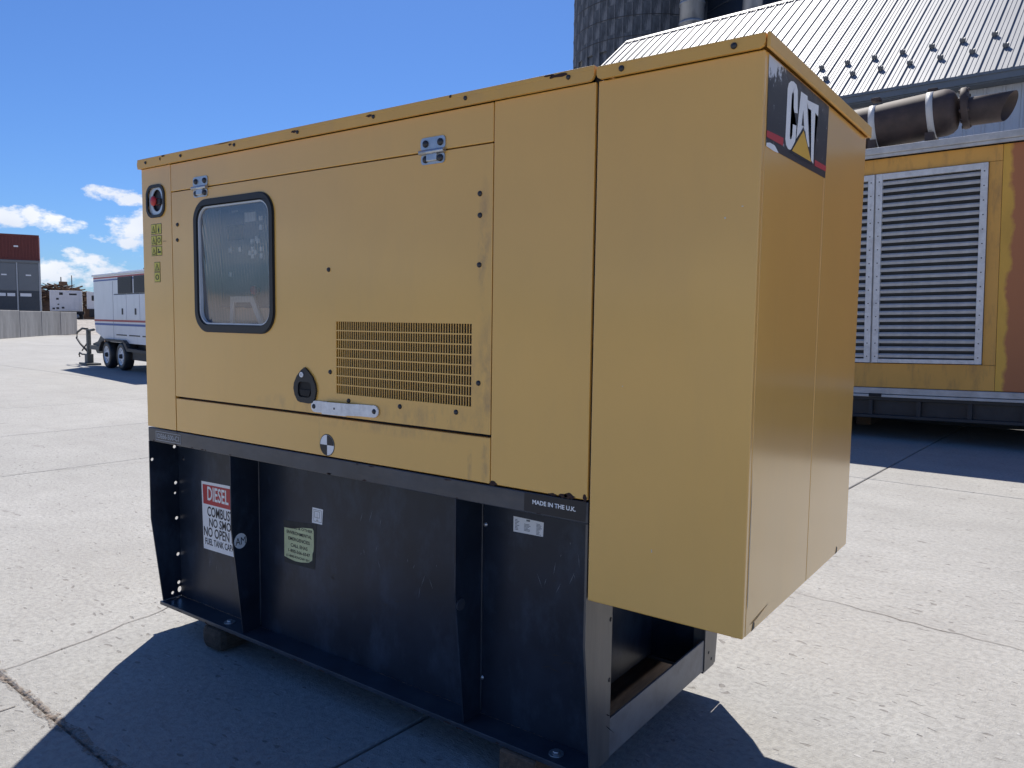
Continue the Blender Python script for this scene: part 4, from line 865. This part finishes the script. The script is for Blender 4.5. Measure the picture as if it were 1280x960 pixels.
# ------------------------------------------------------------------ white generator trailer
TO = Vector((-20.44, 8.79, 0)); TRZ = math.atan2(8.59 - 8.79, -19.29 + 20.44)
tr = thing('generator_trailer', 'white two axle generator trailer with red and blue stripes, parked at the far left', 'trailer', TO, TRZ)
TW = mat('white_trailer_paint', (.80, .80, .81), .4, var=.05, scale=1.5, coat=.2, dirt=(.5, .5, .5), dirt_amt=.3, dirt_scale=2, dirt_stretch=(2, 2, .5))
TRED = mat('trailer_red_stripe', (.42, .05, .05), .45); TBLUE = mat('trailer_blue_stripe', (.04, .10, .34), .45)
TDARK = mat('dark_trailer_frame', (.03, .03, .032), .55, var=.3)
TGREY = mat('grey_green_drawbar', (.11, .115, .11), .6)
s = B(); s.prism([(-1.22, 1.22), (-1.24, 2.52), (4.4, 2.52), (4.4, .72), (-.15, .72), (-.95, .93), (-1.14, .98)], lambda u, v, w: (u, .07 + w, v), 2.0); s.build('body', TW, tr)
s = B(); s.box(-1.27, 4.43, .03, 2.11, 2.522, 2.575, .01); s.box(.3, 4.3, .25, 1.9, 2.575, 2.625, .01); s.build('roof_cap', TW, tr)
s = B(); s.cyl((1.0, .9, 2.6), (1.0, .9, 2.72), .07, n=14); s.cyl((1.0, .9, 2.72), (1.0, .9, 2.80), .12, n=14); s.box(.78, 1.22, .75, 1.05, 2.70, 2.74); s.build('rain_cap', TDARK, tr)
for z0, z1, m in ((2.455, 2.49, TRED), (2.385, 2.42, TBLUE), (1.275, 1.325, TRED), (1.17, 1.225, TBLUE)):
    s = B(); s.box(-1.225 if z0 > 1.2 else -1.20, 4.4, .064, .0695, z0, z1); s.build('stripe', m, tr)
for x0, x1 in ((.88, 1.97), (2.10, 3.2), (3.33, 4.3)):
    s = B(); s.box(x0, x1, .052, .068, 2.02, 2.45, .004); wv_ = s.build('upper_window', TDARK, tr)
    s = B()
    for k in range(9): s.box(x0 + .05, x1 - .05, .043, .052, 2.05 + k * .043, 2.068 + k * .043)
    s.build('window_bar', TDARK, wv_, kind='stuff')
for x0, x1 in ((.55, 1.50), (1.54, 2.48), (2.52, 3.45), (3.49, 4.35)):
    s = B(); s.box(x0, x1, .052, .069, 1.345, 1.99, .006); d = s.build('side_door', TW, tr)
    s = B(); s.box(x0 + .62, x0 + .72, .040, .053, 1.47, 1.63, .01); s.build('door_handle', TDARK, d)
    s = B(); s.box(x0, x1 - .02, .055, .069, 1.995, 2.012); s.build('door_shadow_gap', TDARK, d)
    s = B(); s.box(x0 + .1, x1 - .05, .062, .0692, .915, .945); s.build('tie_slot', TDARK, d)
s = B(); s.box(.415, .427, .064, .0695, .74, 2.36); s.build('seam', SILV, tr)
s = B(); s.box(-.9, 4.3, .25, 1.85, .52, .718); s.box(-1.05, -.45, .15, 1.9, .66, .82, .02); s.box(-1.2, -.5, .16, .4, .38, .66, .02); s.build('chassis', TDARK, tr)
s = B(); s.prism([(-.62, .44), (-.56, .62), (-.38, .76), (-.2, .80), (1.42, .80), (1.62, .72), (1.75, .60), (4.2, .56), (4.2, .50), (1.70, .52), (1.52, .66), (1.40, .745), (-.2, .745), (-.36, .70), (-.52, .56), (-.57, .44)], lambda u, v, w: (u, -.03 + w, v), .30); s.build('fender', TDARK, tr)
s = B(); s.box(1.75, 4.2, .1, .2, .30, .52, .01); s.build('side_step', TDARK, tr)
s = B(); s.cyl((.02, -.035, .745), (.02, -.05, .745), .035, n=12); s.build('marker_lamp', mat('amber_lens', (.5, .25, .12), .3), tr)
def wheel(u):
    Mw = Matrix.Translation((u, 0, .37)) @ Matrix.Rotation(math.pi / 2, 4, 'X')
    s = B(); s.lathe([(.225, -.23), (.33, -.23), (.365, -.20), (.372, -.11), (.365, -.02), (.335, .005), (.235, .005), (.225, -.02)], Mw, 32)
    ty = s.build('wheel', RUBBER, tr)
    s = B(); pl = circ(0, 0, .232, n=32); hl = [circ(.160 * math.cos(2 * math.pi * k / 8), .160 * math.sin(2 * math.pi * k / 8), .030, n=10) for k in range(8)]
    s.plate(pl, hl, .012, lambda a, c, w: (u + a, -.004 + .02 + w, .37 + c)); s.lathe([(.232, -.05), (.240, .004), (.222, .008), (.215, -.04)], Mw, 32); s.build('rim', TW, ty)
    s = B(); s.lathe([(0, .05), (.045, .045), (.06, .02), (.065, -.03)], Mw, 16); s.lathe([(0, -.06), (.225, -.06)], Mw, 24); s.build('hub', TDARK, ty)
wheel(0.0); wheel(1.17)
s = B(); s.box(-1.79, -1.66, -.015, .085, .20, 1.04, .01); s.box(-1.86, -1.60, -.05, .12, .06, .32, .01); s.box(-2.1, -1.4, -.14, .26, 0.001, .06, .005); s.cyl((-1.66, .04, 1.0), (-1.22, .04, 1.03), .035, n=8); s.build('jack', TGREY, tr)
s = B(); s.tube([(-1.75, .02, 1.04), (-2.1, -.02, 1.05), (-2.5, -.05, .93), (-2.58, -.05, .76), (-2.3, -.03, .60), (-1.75, .0, .40)], .03, 8); s.tube([(-1.75, .02, .30), (-2.2, -.02, .29), (-2.42, -.02, .33), (-2.5, -.02, .27), (-2.45, -.02, .21)], .025, 6); s.tube([(-1.75, .02, .66), (-2.15, -.03, .40)], .02, 6); s.build('hose', TDARK, tr)
s = B(); s.box(-1.60, -.6, .02, .10, .46, .58); s.prism([(-1.58, .62), (-1.1, .70), (-.75, .92), (-.3, .95), (-.3, .62), (-1.0, .36), (-1.2, .36)], lambda u, v, w: (u, .10 + w, v), .25); s.build('tongue', TGREY, tr)

# ------------------------------------------------------------------ concrete barrier wall, far left
BW = mat('stained_barrier_concrete', (.30, .29, .275), .9, var=.25, scale=1.5, stretch=(1, 1, .3), rnd=.06, bump=.4, bscale=10, bdist=.02, dirt=(.17, .165, .158), dirt_amt=.6, dirt_scale=1.4, dirt_stretch=(1.5, 1.5, .4))
pA = Vector((-36.4, 6.3, 0)); pB = Vector((-59.2, 25.5, 0)); dv = (pB - pA); LW = dv.length; brz = math.atan2(dv.y, dv.x)
bw = thing('barrier_wall', 'long low stained grey concrete block wall in front of the stacked containers', 'wall', pA, brz)
nb = 8; bl = LW / nb
r = random.Random(4); blk = B(); blk.box(0, bl - .03, -.35, .35, -.02, 1.62, .03); bk0 = blk.build('wall_block', BW, bw)
for i in range(1, nb): copy(bk0, bw, (i * bl, r.uniform(-.03, .03), r.uniform(-.03, .02)))
s = B(); s.box(0, LW, -.2, .2, -.02, 1.5); s.build('wall_core', BW, bw)

# stacked containers
P1 = Vector((-66.0, 26.3, 0)); crz = rad(66)
stk = thing('container_enclosure', 'grey two bay container enclosure with dark lower louvres and white marks, under the red container', 'container', P1, crz)
GREYC = mat('grey_container_paint', (.19, .205, .215), .5, var=.08, scale=.6, dirt=(.12, .12, .125), dirt_amt=.4, dirt_scale=.6)
GREYD = mat('dark_louvre_paint', (.06, .068, .078), .5, var=.12)
REDC = mat('oxide_red_container', (.17, .040, .032), .6, var=.18, scale=.8, dirt=(.08, .03, .025), dirt_amt=.5, dirt_scale=.8)
CW = 7.1
s = B(); s.box(-CW, 0, 0, 2.5, 1.2, 5.62); s.box(-CW, .35, 0.1, 2.5, -.1, 1.2); s.build('body', GREYC, stk)
for x0, x1 in ((-1.48, -.10), (-3.20, -1.62), (-4.95, -3.3), (-6.9, -5.05)):
    s = B(); s.box(x0, x1, -.05, .0, 3.25, 5.35, .02); d = s.build('upper_panel', GREYC, stk)
    s = B(); s.box((x0 + x1) / 2 - .18, (x0 + x1) / 2 + .18, -.06, -.05, 4.40, 4.50); s.build('panel_mark', WHITE, d)
    s = B(); s.box(x0, x1, -.05, 0, 1.55, 3.2, .02); d = s.build('lower_louvre', GREYD, stk)
    s = B()
    if x0 > -2: s.box(x0 + .1, x0 + .85, -.06, -.05, 2.78, 3.02)
    else:
        for k in range(3): s.box(x1 - .62 - k * .62, x1 - .10 - k * .62, -.06, -.05, 2.78, 3.02)
    s.build('louvre_mark', WHITE, d)
s = B(); s.box(-CW, .02, -.10, .0, 5.42, 5.62, .02); s.box(-CW, .05, -.12, 0, 1.35, 1.53, .02); s.build('frame_rail', GREYC, stk)
s = B(); s.box(-1.60, -1.50, -.08, 0, 1.53, 5.42); s.box(-.09, .02, -.08, 0, 1.53, 5.42); s.build('corner_post', SILV, stk)
rc = thing('shipping_container', 'dull red shipping container stacked on top of the grey enclosure at far left', 'container', P1 + Vector((0, 0, 5.62)), crz)
s = B(); s.box(-CW, 0, .02, 2.46, 0.002, 1.98, .03); s.build('body', REDC, rc)
s = B()
for k in range(31): s.box(-.15 - k * .22 - .11, -.15 - k * .22, -.015, .03, .14, 1.86, .01)
s.build('corrugation', REDC, rc, kind='stuff')
s = B(); s.box(-CW, .02, -.03, .05, 1.86, 2.0, .01); s.box(-CW, .02, -.03, .05, 0.002, .13, .01); s.build('frame_rail', REDC, rc)
s = B(); s.box(-1.7, -1.4, -.03, -.018, 1.0, 1.12); s.build('panel_mark', WHITE, rc)
ta = thing('tarpaulin_bundle', 'low bright blue tarpaulin bundle at the foot of the grey enclosure', 'tarpaulin', P1 + Vector((-.5, -1.6, 0)), crz)
s = B(); s.box(-6, -1.2, 0, 1.2, .9, 1.95, .12); s.box(-6, -1.2, 0, 1.2, -.1, .9); s.build('cover', mat('blue_tarp', (.05, .12, .30), .6, var=.3, bump=.5, bscale=3, bdist=.1), ta)

# machines on the gravel bank
MRZ = rad(64)
def unit(name, label, loc, w, z0, z1, cat='generator'):
    o = thing(name, label, cat, loc, MRZ); return o
m1 = unit('white_generator', 'white mobile generator with dark vents above dark running gear, beyond the concrete wall end', (-79.4, 32.7, .85), 0, 0, 0)
s = B(); s.box(.0, 2.75, 0, 1.8, .85, 2.85, .05); s.build('body', TW, m1)
s = B(); s.box(1.45, 2.5, -.03, 0, .95, 2.75, .02); s.build('side_door', TW, m1)
s = B(); s.text('Atlas', (1.65, 2.35, 2.38, 2.62), FO(-.031), .004) if False else s.box(1.65, 2.3, -.04, -.03, 2.42, 2.58); s.build('name_mark', INK, m1)
for x, z, w in ((.55, 1.95, .22), (.65, 1.45, .14), (.22, 1.02, .2), (.55, 1.05, .22), (1.0, 1.1, .22), (.82, 2.42, .3)):
    s = B(); s.box(x, x + w, -.02, .0, z, z + w * .8); s.build('vent', TDARK, m1)
s = B(); s.box(-.1, 2.9, .1, 1.7, .55, .85); s.box(1.0, 2.8, .05, 1.6, .1, .6, .03); s.build('chassis', TDARK, m1)
for u in (1.5, 2.3):
    s = B(); s.lathe([(0, -.2), (.34, -.2), (.36, -.1), (.34, 0), (0, .01)], Matrix.Translation((u, 0, .36)) @ Matrix.Rotation(math.pi / 2, 4, 'X'), 20); w_ = s.build('wheel', RUBBER, m1)
    s = B(); s.lathe([(0, .03), (.17, .02), (.19, .0)], Matrix.Translation((u, 0, .36)) @ Matrix.Rotation(math.pi / 2, 4, 'X'), 14); s.build('rim', SILV, w_)
m2 = unit('cab_trailer', 'narrow white machine cabin with one dark window, left of the striped trailer', (-76.9, 35.0, .85), 0, 0, 0, 'trailer')
s = B(); s.box(0, 1.5, 0, 1.6, 1.1, 2.75, .04); s.build('body', TW, m2)
s = B(); s.box(.42, .68, -.02, 0, 1.9, 2.4); s.build('window', TDARK, m2)
s = B(); s.box(.86, .94, -.02, 0, 1.15, 2.6); s.build('door_edge', TDARK, m2)
s = B(); s.box(.2, 2.2, -.1, 1.5, .3, 1.1, .05); s.build('engine_box', TDARK, m2)
m3 = unit('louvre_block', 'pale grey tower of tall louvred panels behind the white machine cabin', (-78.6, 37.6, .85), 0, 0, 0, 'enclosure')
s = B(); s.box(0, 3.2, 0, 2, .02, 4.2, .04); s.build('body', GREYC, m3)
for x in (.5, 1.25, 2.0, 2.6):
    s = B(); s.box(x, x + .18, -.03, 0, 2.4, 3.9); s.build('louvre', GREYD, m3)
s = B(); s.box(-.05, 3.25, -.05, 2.05, 4.2, 4.3); s.build('roof_cap', SILV, m3)
dg = unit('timber_pile', 'brown heap of rough brushwood and boards behind the white mobile generator', (-84.5, 33.0, .85), 0, 0, 0, 'wood pile')
r = random.Random(14)
WOODP = mat('brown_brushwood', (.17, .10, .06), .9, var=.5, scale=2, rnd=.3)
s = B()
for i in range(420):
    u = r.uniform(-1.5, 6.0); top = 3.05 * math.exp(-((u - 2.6) / 4.6) ** 2) + .5; z = top * r.uniform(.3, 1.0) ** .5; y = r.uniform(-1.0, 1.6)
    a = r.gauss(0, .22); l = r.uniform(.4, 1.5); p0 = Vector((u, y, z)); d = Vector((math.cos(a) * l, r.uniform(-.3, .3), math.sin(a) * l))
    s.cyl(p0 - d / 2, p0 + d / 2, r.uniform(.03, .09), n=5)
s.build('brushwood', WOODP, dg, kind='stuff')
s = B(); s.lathe([(0, 2.6), (1.6, 2.2), (3.2, 1.2), (4.2, 0)], Matrix.Translation((2.2, .6, 0)) @ Matrix.Diagonal((1, .45, 1, 1)), 18); s.build('heap', WOODP, dg)
pm = unit('antenna_mast', 'thin dark mast with a small brown lamp head above the brushwood heap', (-82.6, 35.0, .85), 0, 0, 0, 'mast')
s = B(); s.cyl((1.15, 0, 0), (1.15, 0, 4.5), .05, n=6); s.cyl((0.2, 0, 0), (.2, 0, 4.3), .06, n=6); s.build('pole', TDARK, pm)
s = B(); s.box(.0, .75, -.2, .2, 3.45, 3.85, .06); s.build('lamp_head', WOODP, pm)
tk = unit('tank', 'grey green storage tank lying between the grey enclosure and white mobile generator', (-80.6, 31.2, .85), 0, 0, 0, 'tank')
s = B(); s.lathe([(0, -1.2), (.7, -1.1), (.95, -.8), (.95, .8), (.7, 1.1), (0, 1.2)], Matrix.Translation((0, .5, 1.2)) @ Matrix.Rotation(math.pi / 2, 4, 'Y'), 22); s.build('shell', mat('grey_green_tank_paint', (.17, .21, .21), .55, var=.2), tk)
s = B(); s.box(-.9, -.7, 0, 1, 0, .6); s.box(.7, .9, 0, 1, 0, .6); s.build('cradle', TDARK, tk)
